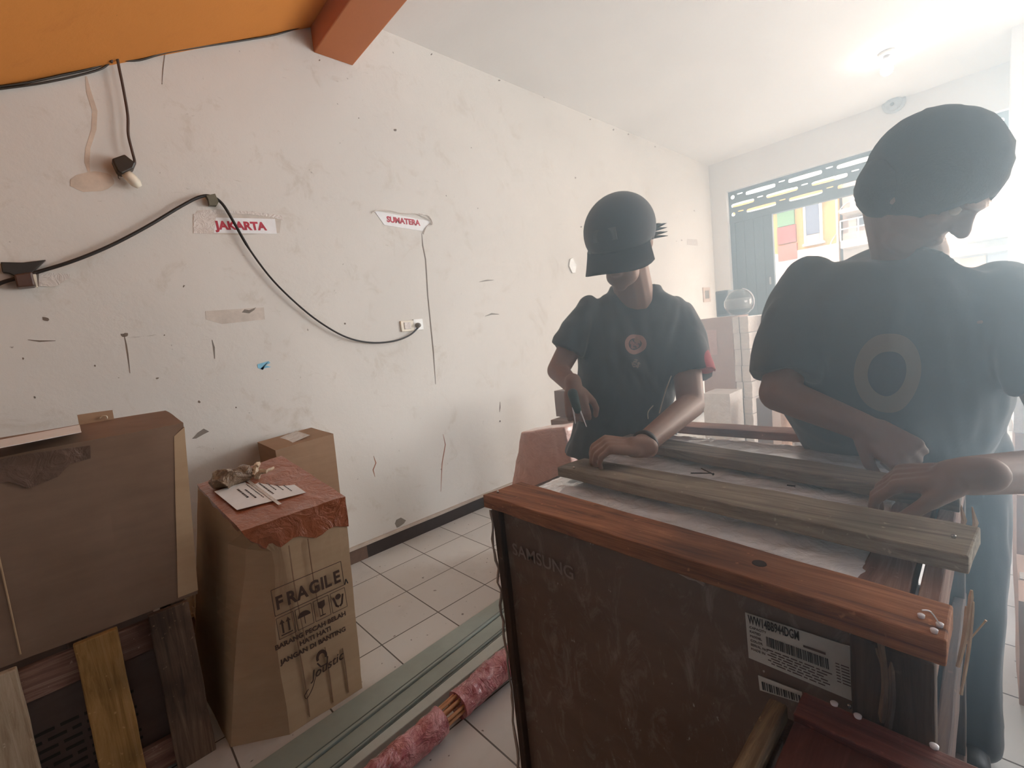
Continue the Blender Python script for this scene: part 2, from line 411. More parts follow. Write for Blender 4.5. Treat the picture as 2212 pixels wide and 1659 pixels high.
# ------------------------------------------------------------------ wall marks (part of the wall)
def wpt(u, v, off=0.0): return P(u, v, 0, D + off)
def wmark(name, pts, m, th=.0012):
    return obj(name, flat([wpt(*p) for p in pts], (1, 0, 0), th), m, wl)
def blob(cx, cy, rx, ry, n=18, jit=.12, rot=0, seed=1):
    rnd = random.Random(seed); o = []
    for k in range(n):
        t = 2 * math.pi * k / n; r = 1 + rnd.uniform(-jit, jit); x = math.cos(t) * rx * r; y = math.sin(t) * ry * r
        o.append((cx + x * math.cos(rot) - y * math.sin(rot), cy + x * math.sin(rot) + y * math.cos(rot)))
    return o
def wline(name, pts, wdt, m):
    L = [(x - wdt * .5 * f, y) for (x, y), f in zip(pts, [.3] + [1] * (len(pts) - 2) + [.3])]
    R = [(x + wdt * .5 * f, y) for (x, y), f in zip(pts, [.3] + [1] * (len(pts) - 2) + [.3])]
    return wmark(name, L + R[::-1], m)
def hline(name, pts, wdt, m):
    L = [(x, y - wdt * .5 * f) for (x, y), f in zip(pts, [.3] + [1] * (len(pts) - 2) + [.3])]
    R = [(x, y + wdt * .5 * f) for (x, y), f in zip(pts, [.3] + [1] * (len(pts) - 2) + [.3])]
    return wmark(name, L + R[::-1], m)
wline('stain', [(186, 165), (192, 200), (205, 240), (203, 280), (190, 320), (188, 350), (194, 378)], 11, M_stain)
wmark('stain', blob(200, 393, 48, 22, 22, .05, -.05, 3), M_stain, .0016)
wline('scratch', [(268, 722), (273, 745), (276, 765), (281, 806)], 3, M_crack)
wmark('scratch', blob(269, 723, 7, 4, 9, .4, 0, 5), M_crack)
wline('crack', [(911, 505), (913, 530), (919, 560), (921, 590), (924, 640), (931, 710), (936, 760), (941, 830)], 2.4, M_crack)
wmark('mark', blob(97, 689, 8, 4, 8, .4, .2, 6), M_crack)
hline('scratch', [(60, 734), (85, 737), (120, 736)], 3.5, M_crack)
wmark('peeled_paint', [(415, 948), (428, 934), (440, 926), (452, 932), (440, 938), (424, 947)], M_greymark)
wmark('peeled_paint', [(522, 675), (528, 668), (538, 670), (553, 664), (549, 670), (538, 677)], M_greymark)
wmark('peeled_paint', [(853, 1131), (856, 1123), (866, 1118), (877, 1124), (872, 1131), (862, 1138), (857, 1140)], M_greymark)
wline('scratch', [(1080, 868), (1080, 880), (1079, 890)], 2.5, M_crack)
hline('scratch', [(1035, 609), (1050, 606), (1066, 605)], 3, M_crack)
hline('scratch', [(1048, 683), (1062, 678), (1078, 679)], 4, M_greymark)
wline('scratch', [(458, 734), (462, 750), (464, 775)], 4, M_greymark)
wline('drip', [(807, 985), (812, 1000), (806, 1015), (810, 1030)], 1.8, plain('rust_mark', (.34, .13, .07), .8, bmp=0))
wline('drip', [(957, 938), (962, 960), (955, 1000), (952, 1062)], 1.6, MATS['rust_mark'])
wline('scratch', [(356, 60), (358, 100), (352, 150), (350, 182)], 2, M_crack)
for i, (u, v, r) in enumerate([(853, 281, 5), (350, 181, 2), (932, 117, 3), (1078, 174, 4), (1275, 258, 3), (1325, 280, 3), (1357, 290, 3), (1415, 317, 3), (1243, 384, 3),
                               (1018, 319, 2), (775, 255, 2), (690, 130, 3), (1255, 490, 4), (1500, 455, 3), (964, 423, 2), (397, 618, 4), (745, 699, 4), (1080, 910, 3), (355, 724, 3),
                               (430, 868, 5), (75, 858, 4), (205, 790, 4), (340, 817, 5), (50, 775, 4), (1032, 450, 2), (1461, 521, 2), (1472, 519, 3), (510, 880, 3), (1175, 210, 3)]):
    wmark('nail_hole', blob(u, v, r * .62, r * .5, 7, .35, i, i), M_crack)
wmark('old_tape_patch', [(443, 672), (570, 664), (572, 690), (480, 700), (445, 690)], plain('faded_tape', (.58, .51, .44), .4))
wmark('old_tape_patch', [(425, 455), (470, 452), (608, 468), (604, 503), (520, 508), (417, 504), (416, 470)], MATS['faded_tape'], .001)
wmark('paint_chip', [(1556, 541), (1563, 545), (1569, 556), (1566, 568), (1561, 568), (1557, 556)], plain('grey_patch', (.40, .34, .32), .8))
# ================================================================== THINGS ON THE LEFT WALL
def sign(name, label, quad, word, o0, o1, size, tape):
    t = thing(name, label, 'sign', wpt(*quad[3]))
    obj('paper', flat([wpt(u, v, .002) for u, v in quad], (1, 0, 0), .001), M_paper, t)
    a = wpt(o0[0], o0[1], .0035); b = wpt(o1[0], o1[1], .0035)
    d = (b - a); text_obj('lettering', word, a, d, Vector((1, 0, 0)).cross(d), size, M_redink, t, bold=size * .045, xs=1)
    return t
# JAKARTA
a = wpt(468, 495, 0); b = wpt(590, 497, 0); L = (b - a).length
t = sign('wall_sign', 'white paper sign with red JAKARTA letters taped to the wall', [(466, 470), (594, 473), (598, 505), (462, 503)], 'JAKARTA', (468, 495), (590, 497), L / 4.72, None)
obj('tape', flat([wpt(u, v, .0015) for u, v in [(418, 462), (440, 455), (470, 453), (470, 505), (418, 504)]], (1, 0, 0), .0008), M_cleartape, t)
obj('tape', flat([wpt(u, v, .0045) for u, v in [(468, 455), (545, 456), (608, 466), (611, 476), (590, 470), (540, 463), (470, 461)]], (1, 0, 0), .0008), M_cleartape, t)
a = wpt(836, 477, 0); b = wpt(913, 488, 0); L = (b - a).length
t = sign('wall_sign', 'crumpled paper sign with red SUMATERA letters at the end of a thin crack', [(808, 455), (930, 478), (912, 499), (830, 486)], 'SUMATERA', (836, 479), (914, 488), L / 5.4, None)
bm = nb(); tube(bm, spline([wpt(u, v, .012) for u, v in [(803, 460), (815, 455), (840, 455), (870, 461), (900, 462), (925, 474), (933, 485)]]), .003, 6)
tube(bm, spline([wpt(u, v, .008) for u, v in [(905, 462), (925, 466), (934, 484), (922, 490), (915, 505)]]), .004, 6)
obj('tape', bm, M_cleartape, t)
# cables
bm = nb()
cab = [(-330, 700), (-60, 640), (0, 612), (40, 600), (80, 588), (160, 563), (240, 530), (320, 488), (390, 446), (430, 426), (456, 424), (480, 440), (505, 480), (540, 540), (590, 606), (650, 664), (700, 702), (750, 729), (800, 740), (850, 737), (885, 724), (905, 706)]
tube(bm, spline([wpt(u, v, .03 if 150 < u < 800 else .02) for u, v in cab], 5), [.0075] * 65 + [.0055] * 41, 8)
tag(obj('power_cable', bm, M_black, None, smooth=True), 'thick black cable sagging across the left wall to the socket', 'cable')
bm = nb()
cc = [(-420, 215), (-40, 192), (0, 187), (60, 178), (130, 163), (200, 147), (245, 131), (300, 130), (360, 113), (440, 100), (520, 88), (590, 76), (625, 66), (655, 56)]
tube(bm, spline([wpt(u, v, .012 + .004 * math.sin(u)) for u, v in cc], 5), .0045, 6)
tube(bm, spline([wpt(u, v + 5, .01) for u, v in [(-40, 192), (40, 182), (100, 173), (170, 158), (220, 143), (243, 124), (250, 116)]], 5), .004, 6)
tag(obj('ceiling_cable', bm, M_blktape, None, smooth=True), 'thin dark cable pinned along the top of the wall under the orange slope', 'cable')
t = thing('hanging_socket', 'dark taped socket dangling on a twisted cord under the orange slope', 'socket', wpt(270, 365, .05))
bm = nb(); tube(bm, spline([wpt(u, v, .04) for u, v in [(240, 135), (244, 120), (252, 122), (258, 150), (268, 200), (276, 250), (277, 290), (285, 325), (291, 350), (286, 362)]], 5), .0055, 8)
obj('cord', bm, plain('brown_cord', (.07, .04, .028), .6), t, smooth=True)
bm = prism([wpt(u, v, .015) for u, v in [(240, 352), (268, 342), (280, 352), (292, 360), (287, 372), (262, 384), (252, 378)]], (.055, 0, 0))
obj('taped_body', bevel(bm, .006), M_blktape, t)
a = wpt(272, 374, .045); b = wpt(288, 390, .045); bm = lathe(nb(), a, [(.02, 0), (.024, .02), (.022, .05), (.012, .068)], 16, b - a)
obj('bulb_holder', bm, M_ivory, t, smooth=True)
bm = nb(); tube(bm, [wpt(255, 378, .04), wpt(256, 385, .045), wpt(259, 387, .05)], .0015, 5); obj('loose_wire', bm, M_blktape, t)
# olive tape holding the cable
tag(obj('tape_patch', prism([wpt(u, v, .012) for u, v in [(443, 426), (462, 422), (470, 440), (466, 447), (450, 446), (448, 434)]], (.03, 0, 0)), M_olive), 'olive tape tab holding the black cable above the JAKARTA sign', 'tape')
t = thing('junction_box', 'dark taped junction box on the cable at the left edge', 'junction box', wpt(58, 608, .02))
obj('box_body', bevel(prism([wpt(u, v, .005) for u, v in [(33, 598), (72, 592), (79, 622), (40, 626)]], (.06, 0, 0)), .006), plain('brown_plastic', (.09, .045, .03), .35), t)
obj('box_edge', prism([wpt(u, v, .03) for u, v in [(71, 595), (78, 594), (82, 622), (80, 622)]], (.025, 0, 0)), M_ivory, t)
bm = prism([wpt(u, v, .004) for u, v in [(2, 568), (50, 569), (100, 563), (84, 578), (72, 590), (70, 598), (36, 600), (22, 592), (6, 590)]], (.022, 0, 0)); obj('black_tape', bevel(bm, .003), M_blktape, t)
bm = prism([wpt(u, v, .003) for u, v in [(84, 588), (150, 592), (152, 600), (118, 620), (84, 618)]], (.002, 0, 0)); obj('clear_tape', bm, M_cleartape, t)
# wall outlet with adapter
t = thing('wall_outlet', 'ivory wall outlet where the black cable is plugged in', 'outlet', wpt(885, 716, 0))
def wbox(u0, v0, u1, v1, dep, off=0):
    a, b = wpt(u0, v1), wpt(u1, v0); return bbox((D + off, min(a.y, b.y), min(a.z, b.z)), (D + off + dep, max(a.y, b.y), max(a.z, b.z)))
obj('switch_plate', bevel(wbox(866, 692, 891, 717, .014), .003), M_ivory, t)
obj('switch_key', bevel(wbox(872, 696, 884, 712, .006, .0138), .002), M_cleartape, t)
obj('socket_plate', bevel(wbox(893, 689, 910, 714, .016), .003), M_white, t)
obj('plug', lathe(nb(), wpt(901, 703, .015), [(.016, 0), (.018, .012), (.014, .03), (.007, .04)], 16, (1, 0, 0)), M_greymark, t, smooth=True)
t = thing('wall_switch', 'small brownish light switch on the left wall near the far corner', 'switch', wpt(1525, 652))
obj('plate', bevel(wbox(1519, 621, 1532, 653, .012), .002), plain('tan_plastic', (.55, .42, .34), .5), t)
obj('key', bevel(wbox(1522, 628, 1529, 645, .006, .012), .002), M_greymark, t)
obj('small_frame', flat([wpt(u, v, .001) for u, v in [(1484, 516), (1506, 517), (1507, 531), (1484, 529)]], (1, 0, 0), .002), M_cleartape)
o = bpy.data.objects['small_frame']; o.name = 'tape_scrap'; tag(o, 'small pale tape scrap on the left wall near the far corner', 'tape')
bm = flat([wpt(u, v, .001) for u, v in [(556, 787), (580, 780), (584, 784), (574, 789), (586, 793), (562, 797), (568, 799), (557, 795)]], (1, 0, 0), .001)
tag(obj('blue_sticker', bm, M_blue), 'small torn blue sticker scrap on the left wall', 'sticker')
bm = prism([wpt(u, v, .004) for u, v in [(1230, 560), (1236, 557), (1240, 568), (1244, 572), (1241, 590), (1235, 590), (1228, 575)]], (.012, 0, 0))
tag(obj('white_hook', bevel(bm, .002), M_white), 'small white hook on the left wall beside the boy in the cap', 'hook')
# ================================================================== BACK: SHUTTER, PANEL, LAMP, CAMERA
def bp(u, v, y=YB): return P(u, v, 1, y)
t = thing('roller_shutter', 'dark grey roller shutter with rows of oval slots under the lintel', 'shutter', (-1.2, YB + .1, 2.5))
def slat_row(z0, z1, holes, x0, x1):
    """plate with capsule-shaped slots"""
    bm = nb(); n = 28; y = YB + .08
    xs = [x0]
    for (a, b, c, h) in holes: xs += [a - .012, b + .012]
    xs.append(x1)
    for i in range(0, len(xs), 2):
        if xs[i + 1] - xs[i] > .002: box(bm, (xs[i], y, z0), (xs[i + 1], y + .006, z1))
    for (a, b, c, h) in holes:
        X0, X1 = a - .012, b + .012; cxx = (X0 + X1) / 2
        outer = []; inner = []
        r = h / 2; half = (b - a) / 2 - r
        for k in range(n):
            tt = 2 * math.pi * (k + .5) / n; ct, st = math.cos(tt), math.sin(tt)
            inner.append((cxx + math.copysign(max(half, 0), ct) * min(1, abs(ct) * 1.8) + r * ct, c + r * st))
            wx = (X1 - X0) / 2; hz = (z1 - z0) / 2; zc = (z0 + z1) / 2
            s = 1 / max(abs(ct), abs(st)); outer.append((cxx + wx * ct * s, zc + hz * st * s))
        for yy, flip in ((y, 0), (y + .006, 1)):
            vo = [bm.verts.new((p[0], yy, p[1])) for p in outer]; vi = [bm.verts.new((p[0], yy, p[1])) for p in inner]
            for k in range(n): bm.faces.new((vo[k], vo[(k + 1) % n], vi[(k + 1) % n], vi[k]))
    return bm
x0s, x1s = -2.535, .085
for r, (zc, st) in enumerate(((2.885, -2.31), (2.77, -2.06), (2.655, -2.31))):
    hs = []; x = st - .51 * 2
    while x < x1s:
        a, b = x, x + .36
        if b > x0s + .05 and a < x1s - .05:
            a = max(a, x0s + .03); b = min(b, x1s - .03); hs.append((a, b, zc, .05))
        if x + .36 + .045 > x0s + .03 and x + .465 < x1s - .03: hs.append((x + .40, x + .47, zc + .024, .012))
        x += .51
    obj('slat', slat_row(zc - .0575, zc + .0575, sorted(hs), x0s, x1s), M_shutter, t)
bm = nb(); box(bm, (x0s, YB + .07, 2.9425), (x1s, YB + .10, 3.0)); obj('top_slat', bm, M_shutter, t)
bm = nb(); box(bm, (x0s, YB + .07, 2.535), (x1s, YB + .10, 2.5975)); obj('bottom_slat', bm, M_shutter, t)
bm = nb(); box(bm, (x0s, YB + .11, 2.535), (x1s, YB + .15, 2.56)); box(bm, (x0s, YB + .11, 2.98), (x1s, YB + .15, 3.0)); obj('guide_rail', bm, M_shutter, t)
t = thing('metal_door_panel', 'tall dark grey steel door panel left of the opening', 'door panel', (-2.26, YB + .08, 0))
bm = nb(); k = 0; x = x0s
while x < -2.03:
    box(bm, (x, YB + .08 + (.012 if k % 2 else 0), 0), (min(x + .06, -2.02), YB + .11 + (.012 if k % 2 else 0), 2.535)); x += .06; k += 1
obj('ribbed_sheet', bm, M_shutter, t)
obj('edge_post', bbox((-2.03, YB + .06, 0), (-2.0, YB + .12, 2.535)), M_shutter, t)
obj('latch', bevel(bbox((-2.06, YB + .045, 1.63), (-2.035, YB + .08, 1.73)), .003), M_steel, t)
# neighbouring bay frame right of the pillar
t = thing('roller_shutter', 'plain shutter box over the opening right of the pillar', 'shutter', (2.0, YB + .1, 2.6))
obj('shutter_box', bbox((.5, YB + .05, 2.6), (3.35, YB + .12, 2.96)), M_shutter, t)
# lamp
lp = P(1915, 112, 2, CZ)
t = thing('ceiling_lamp', 'small glowing bulb on a white holder under the ceiling', 'lamp', (lp.x, lp.y, CZ))
obj('lamp_base', lathe(nb(), (lp.x, lp.y, CZ - .03), [(.055, 0), (.06, .015), (.055, .03)], 24), M_white, t, smooth=True)
obj('lamp_holder', lathe(nb(), (lp.x, lp.y, CZ - .075), [(.022, 0), (.026, .046)], 20), plain('grey_holder', (.5, .52, .55), .5), t, smooth=True)
def glow(nt, b):
    b.inputs['Emission Color'].default_value = (.9, .92, 1, 1); b.inputs['Emission Strength'].default_value = 60
    v = coords(nt); nt.links.new(ramp(nt, noisef(nt, v, 20), [(.3, (.9, .9, .95)), (.7, (1, 1, 1))]), b.inputs['Base Color'])
obj('bulb', lathe(nb(), (lp.x, lp.y, CZ - .19), [(.0, 0), (.025, .006), (.042, .03), (.045, .055), (.036, .085), (.02, .113)], 24), mat('lit_bulb', glow), t, smooth=True)
# cctv dome
c = P(1930, 221, 1, YB - .05)
t = thing('security_camera', 'round grey security camera mounted high on the lintel', 'security camera', (c.x, YB, c.z))
obj('mount', lathe(nb(), (c.x, YB - .03, c.z), [(.10, 0), (.10, .02), (.085, .03)], 28, (0, 1, 0)), plain('camera_grey', (.42, .43, .44), .5), t, smooth=True)
obj('dome', ell(nb(), (c.x, YB - .045, c.z - .01), (.07, .07, .07)), plain('dome_grey', (.36, .37, .38), .3), t, smooth=True)
obj('lens', ell(nb(), (c.x - .005, YB - .105, c.z - .03), (.018, .018, .018)), M_black, t, smooth=True)
# ================================================================== CARTONS ON THE LEFT
def lattice(c8, n=(6, 6, 8), amp=.002, seed=1, fn=None, freq=7):
    """carton skin: trilinear grid between eight corners (bottom x0y0,x1y0,x1y1,x0y1, then top)"""
    bm = nb(); c = [Vector(q) for q in c8]; g = {}
    def pt(a, b, h):
        lo = (c[0] * (1 - a) + c[1] * a) * (1 - b) + (c[3] * (1 - a) + c[2] * a) * b
        hi = (c[4] * (1 - a) + c[5] * a) * (1 - b) + (c[7] * (1 - a) + c[6] * a) * b
        return lo * (1 - h) + hi * h
    sd = Vector((seed * 5.3, seed * 2.1, seed))
    for i in range(n[0] + 1):
        for j in range(n[1] + 1):
            for k in range(n[2] + 1):
                if 0 < i < n[0] and 0 < j < n[1] and 0 < k < n[2]: continue
                a, b, h = i / n[0], j / n[1], k / n[2]; p = pt(a, b, h)
                p += noise.noise_vector(p * freq + sd) * amp
                if fn: p = fn(a, b, h, p)
                g[i, j, k] = bm.verts.new(p)
    def q(*t): bm.faces.new([g[x] for x in t])
    for i in range(n[0]):
        for j in range(n[1]):
            for k in (0, n[2]): q((i, j, k), (i + 1, j, k), (i + 1, j + 1, k), (i, j + 1, k))
    for i in range(n[0]):
        for k in range(n[2]):
            for j in (0, n[1]): q((i, j, k), (i + 1, j, k), (i + 1, j, k + 1), (i, j, k + 1))
    for j in range(n[1]):
        for k in range(n[2]):
            for i in (0, n[0]): q((i, j, k), (i, j + 1, k), (i, j + 1, k + 1), (i, j, k + 1))
    bmesh.ops.recalc_face_normals(bm, faces=bm.faces[:]); return bm
def PP(u, v, p0, nrm, off=0.0):
    d = ray(u, v); o = Vector((0, 0, HC)); nrm = Vector(nrm).normalized(); t = (Vector(p0) + nrm * off - o).dot(nrm) / d.dot(nrm); return o + d * t
# --- fragile carton
FX = -1.69
FL = P(520, 1148, 0, FX - .01); FR = P(744, 1074, 0, FX - .005); BR = P(608, 986, 0, -2.2); BL = P(428, 1048, 0, -2.2)
def dent(a, b, h, p):
    p = p + Vector((0, -.155 * min(1, (1 - a) * 6.1) * (1 - h) * max(0, 1 - b * 2), 0))      # the base bulges towards the slatted crate
    if a > .6:                                         # the crushed front left corner and edge
        e = max(0, 1 - b * 3.2) * (a - .6) / .4
        s = math.exp(-((h - .84) / (.42 if h < .84 else .10)) ** 2)
        p = p + Vector((-.015 * e * s, .072 * e * s, 0)) + Vector((0, .006 * e * math.sin(h * 9), 0))
    return p
qb = P(468, 1560, 1, .30)
c8 = [(-2.36, .30, 0), (FX, .33, 0), (FX, .60, 0), (-2.36, .60, 0), BL, FL, FR, BR]
t = thing('fragile_carton', 'tall crushed carton printed FRAGILE with brown tape over its top', 'carton', (-1.93, .45, 0))
obj('carton_body', lattice(c8, (6, 10, 14), .003, 1, dent, 9), M_cardl, t)
c8v = [Vector(q) for q in c8]
def lerp(a, b, k): return Vector(a) * (1 - k) + Vector(b) * k
def slab(c, h0, out, lift):
    cen = sum((Vector(q) for q in c[4:]), Vector()) / 4; r = []
    for k in range(4):
        p = lerp(c[k], c[k + 4], h0); r.append(p + (p - Vector((cen.x, cen.y, p.z))).normalized() * out)
    for k in range(4):
        p = Vector(c[k + 4]); r.append(p + (p - Vector((cen.x, cen.y, p.z))).normalized() * out + Vector((0, 0, lift)))
    return r
def tapefn(a, b, h, p):
    if h < .3: p = p + Vector((0, 0, .012 * math.sin(b * 17) + .010 * math.sin(a * 13 + b * 5)))
    if a > .6:
        e = max(0, 1 - b * 3.2) * (a - .6) / .4; hh = .875 + .125 * h
        s = math.exp(-((hh - .84) / .10) ** 2); p = p + Vector((-.015 * e * s, .072 * e * s, 0))
    return p
obj('tape', lattice(slab(c8, .875, .005, .003), (10, 14, 4), .0035, 3, tapefn, 22), M_tapeb, t)
# creases and prints on the lit face (x = FX)
fx = FX + .0075
def fy(y, z, x=fx): return Vector((x, y, z))
for y0, z0, z1 in ((.425, .30, .66), (.49, .36, .66), (.485, 0.02, .24), (.545, .02, .20), (.40, .02, .5)):
    bm = nb(); tube(bm, [fy(y0 + .004 * math.sin(9 * z), z, fx - .005) for z in np.linspace(z0, z1, 9)], .0022, 5); obj('crease', bm, M_card, t)
pr = t
def bar(a, b, wd, m=M_inkbrown, name='print_line'):
    a = Vector(a); b = Vector(b); d = (b - a).normalized(); s = d.cross(Vector((1, 0, 0))) * wd / 2
    return flat([a - s, b - s, b + s, a + s], (1, 0, 0), .0007)
def addto(bm, pts): prism(pts, (.0007, 0, 0), bm)
def barto(bm, a, b, wd):
    a = Vector(a); b = Vector(b); d = (b - a).normalized(); s = d.cross(Vector((1, 0, 0))) * wd / 2
    addto(bm, [a - s * 1.0, b - s, b + s, a + s])
def rectto(bm, y0, z0, y1, z1, wd=.0022):
    for a, b in (((y0, z0), (y1, z0)), ((y1, z0), (y1, z1)), ((y1, z1), (y0, z1)), ((y0, z1), (y0, z0))): barto(bm, fy(*a), fy(*b), wd)
bm = nb(); rectto(bm, .345, .438, .588, .532)
for k in range(4): rectto(bm, .346 + k * .062, .352, .346 + k * .062 + .055, .428, .0018)
obj('print_frame', bm, M_inkbrown, t)
for ch, y in zip('FRAGILE', (.352, .388, .423, .464, .505, .518, .552)): text_obj('print_letter', ch, fy(y, .458), (0, 1, 0), (0, 0, 1), .064, M_inkbrown, t, bold=.0022, xs=.80)
bm = nb()                                              # stencil icons
for k in (0, 1):
    y = .362 + k * .020; barto(bm, fy(y, .368), fy(y, .405), .006); addto(bm, [fy(y - .008, .403), fy(y + .008, .403), fy(y, .418)])
barto(bm, fy(.354, .362), fy(.392, .362), .004)
obj('arrows_icon', bm, M_inkbrown, t); bm = nb()
y = .435; addto(bm, [fy(y + .022 * math.cos(a), .392 + .020 * math.sin(a)) for a in np.linspace(0, math.pi, 9)]); barto(bm, fy(y, .364), fy(y, .394), .0025)
obj('umbrella_icon', bm, M_inkbrown, t); bm = nb()
y = .497; addto(bm, [fy(y - .013, .418), fy(y + .013, .418), fy(y + .012, .398), fy(y, .388), fy(y - .012, .398)]); barto(bm, fy(y, .366), fy(y, .390), .003); barto(bm, fy(y - .010, .364), fy(y + .010, .364), .004)
obj('glass_icon', bm, M_inkbrown, t); bm = nb()
y = .559; addto(bm, [fy(y + .011 * math.cos(a), .405 + .011 * math.sin(a)) for a in np.linspace(0, 2 * math.pi, 10)[:-1]])
for s in (-1, 1): barto(bm, fy(y + s * .018, .408), fy(y + s * .010, .372), .007); barto(bm, fy(y + s * .012, .375), fy(y + s * .002, .366), .007)
obj('hands_icon', bm, M_inkbrown, t)
text_obj('print_text', 'BARANG PECAH BELAH', fy(.328, .322), (0, 1, 0), (0, 0, 1), .0235, M_inkbrown, t, bold=.0009)
text_obj('print_text', 'HATI HATI', fy(.405, .294), (0, 1, 0), (0, 0, 1), .0235, M_inkbrown, t, bold=.0009)
text_obj('print_text', 'JANGAN DI BANTING', fy(.338, .264), (0, 1, 0), (0, 0, 1), .0235, M_inkbrown, t, bold=.0009)
bm = nb()
addto(bm, [fy(.470 + .020 * math.cos(a), .215 + .026 * math.sin(a)) for a in np.linspace(-.4, 3.5, 12)] + [fy(.470 + .011 * math.cos(a), .213 + .015 * math.sin(a)) for a in np.linspace(3.5, -.4, 12)])
for a, b in (((.452, .200), (.462, .180)), ((.49, .205), (.485, .180)), ((.462, .18), (.488, .18))): barto(bm, fy(*a), fy(*b), .005)
obj('print_emblem', bm, M_inkbrown, t)
text_obj('print_script', 'Joustic', fy(.425, .150), (0, 1, .12), (0, -.12, 1), .045, M_inkbrown, t, bold=.0004, shear=.35)
bm = nb(); tube(bm, spline([fy(.452, .175), fy(.438, .150), fy(.422, .118), fy(.400, .095), (fx, .395, .11), (fx, .41, .125)], 5), .0014, 5); obj('print_script', bm, M_inkbrown, t)
bm = nb(); barto(bm, (FX + .003, .592, .435), (FX + .003, .598, .455), .004); barto(bm, (FX + .003, .604, .435), (FX + .003, .598, .455), .004); obj('print_mark', bm, M_ink, t)
# shipping sheet on the sloping lid
nT = (FR - FL).cross(BL - FL).normalized(); nT = nT if nT.z > 0 else -nT
lab = [PP(u, v, FL, nT, .012) for u, v in [(463, 1062), (598, 1021), (661, 1064), (512, 1102)]]
lt = thing('shipping_sheet', 'white address sheet stuck on the taped lid of the fragile carton', 'paper', lab[0])
obj('sheet', flat(lab, nT, .0008), M_paper, lt)
ex = (lab[3] - lab[0]).normalized(); ey = (lab[1] - lab[0]).normalized(); ux = -ex
for k, wd, n0 in ((0.45, .0035, .10), (.53, .005, .12), (.61, .006, .2), (.70, .004, .18), (.78, .004, .12), (.86, .004, .15), (.28, .007, .2), (.36, .006, .3)):
    a = lerp(lerp(lab[0], lab[1], k), lerp(lab[3], lab[2], k), n0); b = lerp(lerp(lab[0], lab[1], k), lerp(lab[3], lab[2], k), .82 - (k * 7 % 1) * .2)
    d = (b - a).normalized(); s = nT.cross(d) * wd / 2; bm = nb(); q = a.copy(); i = 0
    while (q - a).length < (b - a).length:
        L = .006 + .008 * ((i * 37 % 10) / 10); e = q + d * L; prism([q - s + nT * .001, e - s + nT * .001, e + s + nT * .001, q + s + nT * .001], nT * .0005, bm); q = e + d * .004; i += 1
    obj('handwriting', bm, M_ink, lt)
a = lerp(lab[1], lab[0], .48); b = lerp(lab[2], lab[3], .48); d = (b - a).normalized(); s = nT.cross(d) * .006
obj('tape_strip', flat([a - s + nT * .002, b + d * .05 - s + nT * .002, b + d * .05 + s + nT * .002, a + s + nT * .002], nT, .0008), M_cleartape, lt)
# crumpled paper bundle on the lid
cc = PP(505, 1030, FL, nT, .035); c2 = PP(572, 1012, FL, nT, .03)
bm = nb(); ell(bm, cc, (.085, .05, .036), frame_yz((c2 - cc).cross(nT), nT), 4)
for v in bm.verts:
    n_ = noise.noise_vector(v.co * 26); v.co += n_ * .022 + noise.noise_vector(v.co * 70) * .006
t = thing('crumpled_paper', 'crumpled brown paper bundle lying on the lid of the fragile carton', 'paper', cc)
M_crum = shiny('crumpled_brown', (.16, .10, .06), (.34, .24, .15), .4, 20, 1, 1)
obj('wad', bm, M_crum, t)
for k, (pa, pb, pc) in enumerate((((548, 1028), (560, 1000), (556, 1008)), ((555, 1030), (575, 1018), (590, 1010)))):
    A = PP(*pa, FL, nT, .03); B = PP(*pb, FL, nT, .06); C_ = PP(*pc, FL, nT, .06)
    bm = nb(); tube(bm, spline([A, lerp(A, B, .5) + Vector((0, 0, .01)), B, C_], 4), [.012, .012, .011, .010, .010, .011, .010, .009, .008, .007, .006, .005, .004], 6)
    for v in bm.verts: v.co += noise.noise_vector(v.co * 60) * .008
    obj('twisted_end', bm, plain('tan_paper', (.52, .40, .28), .6), t)
# --- small carton behind, against the wall
xs_ = -2.40
a = P(595, 973, 0, xs_); b = P(720, 937, 0, xs_); l = P(537, 961, 1, a.y)
zt_ = a.z
t = thing('small_carton', 'plain brown carton standing against the wall behind the fragile carton', 'carton', ((xs_ + l.x) / 2, (a.y + b.y) / 2, 0))
bk = max(l.x, D + .03)
obj('carton_body', lattice([(bk, a.y, 0), (xs_, a.y, 0), (xs_, b.y - .03, 0), (bk, b.y - .03, 0), (bk, a.y, a.z + .01), (xs_, a.y, a.z), (xs_, b.y, b.z), (bk, b.y, b.z + .01)], (5, 6, 8), .002, 4), M_card, t)
obj('tape', flat([(bk + .05, a.y + .1, a.z + .014), (xs_ - .06, a.y + .1, a.z + .008), (xs_ - .06, b.y - .1, b.z + .010), (bk + .05, b.y - .1, b.z + .016)], (0, 0, 1), .001), M_cleartape, t)
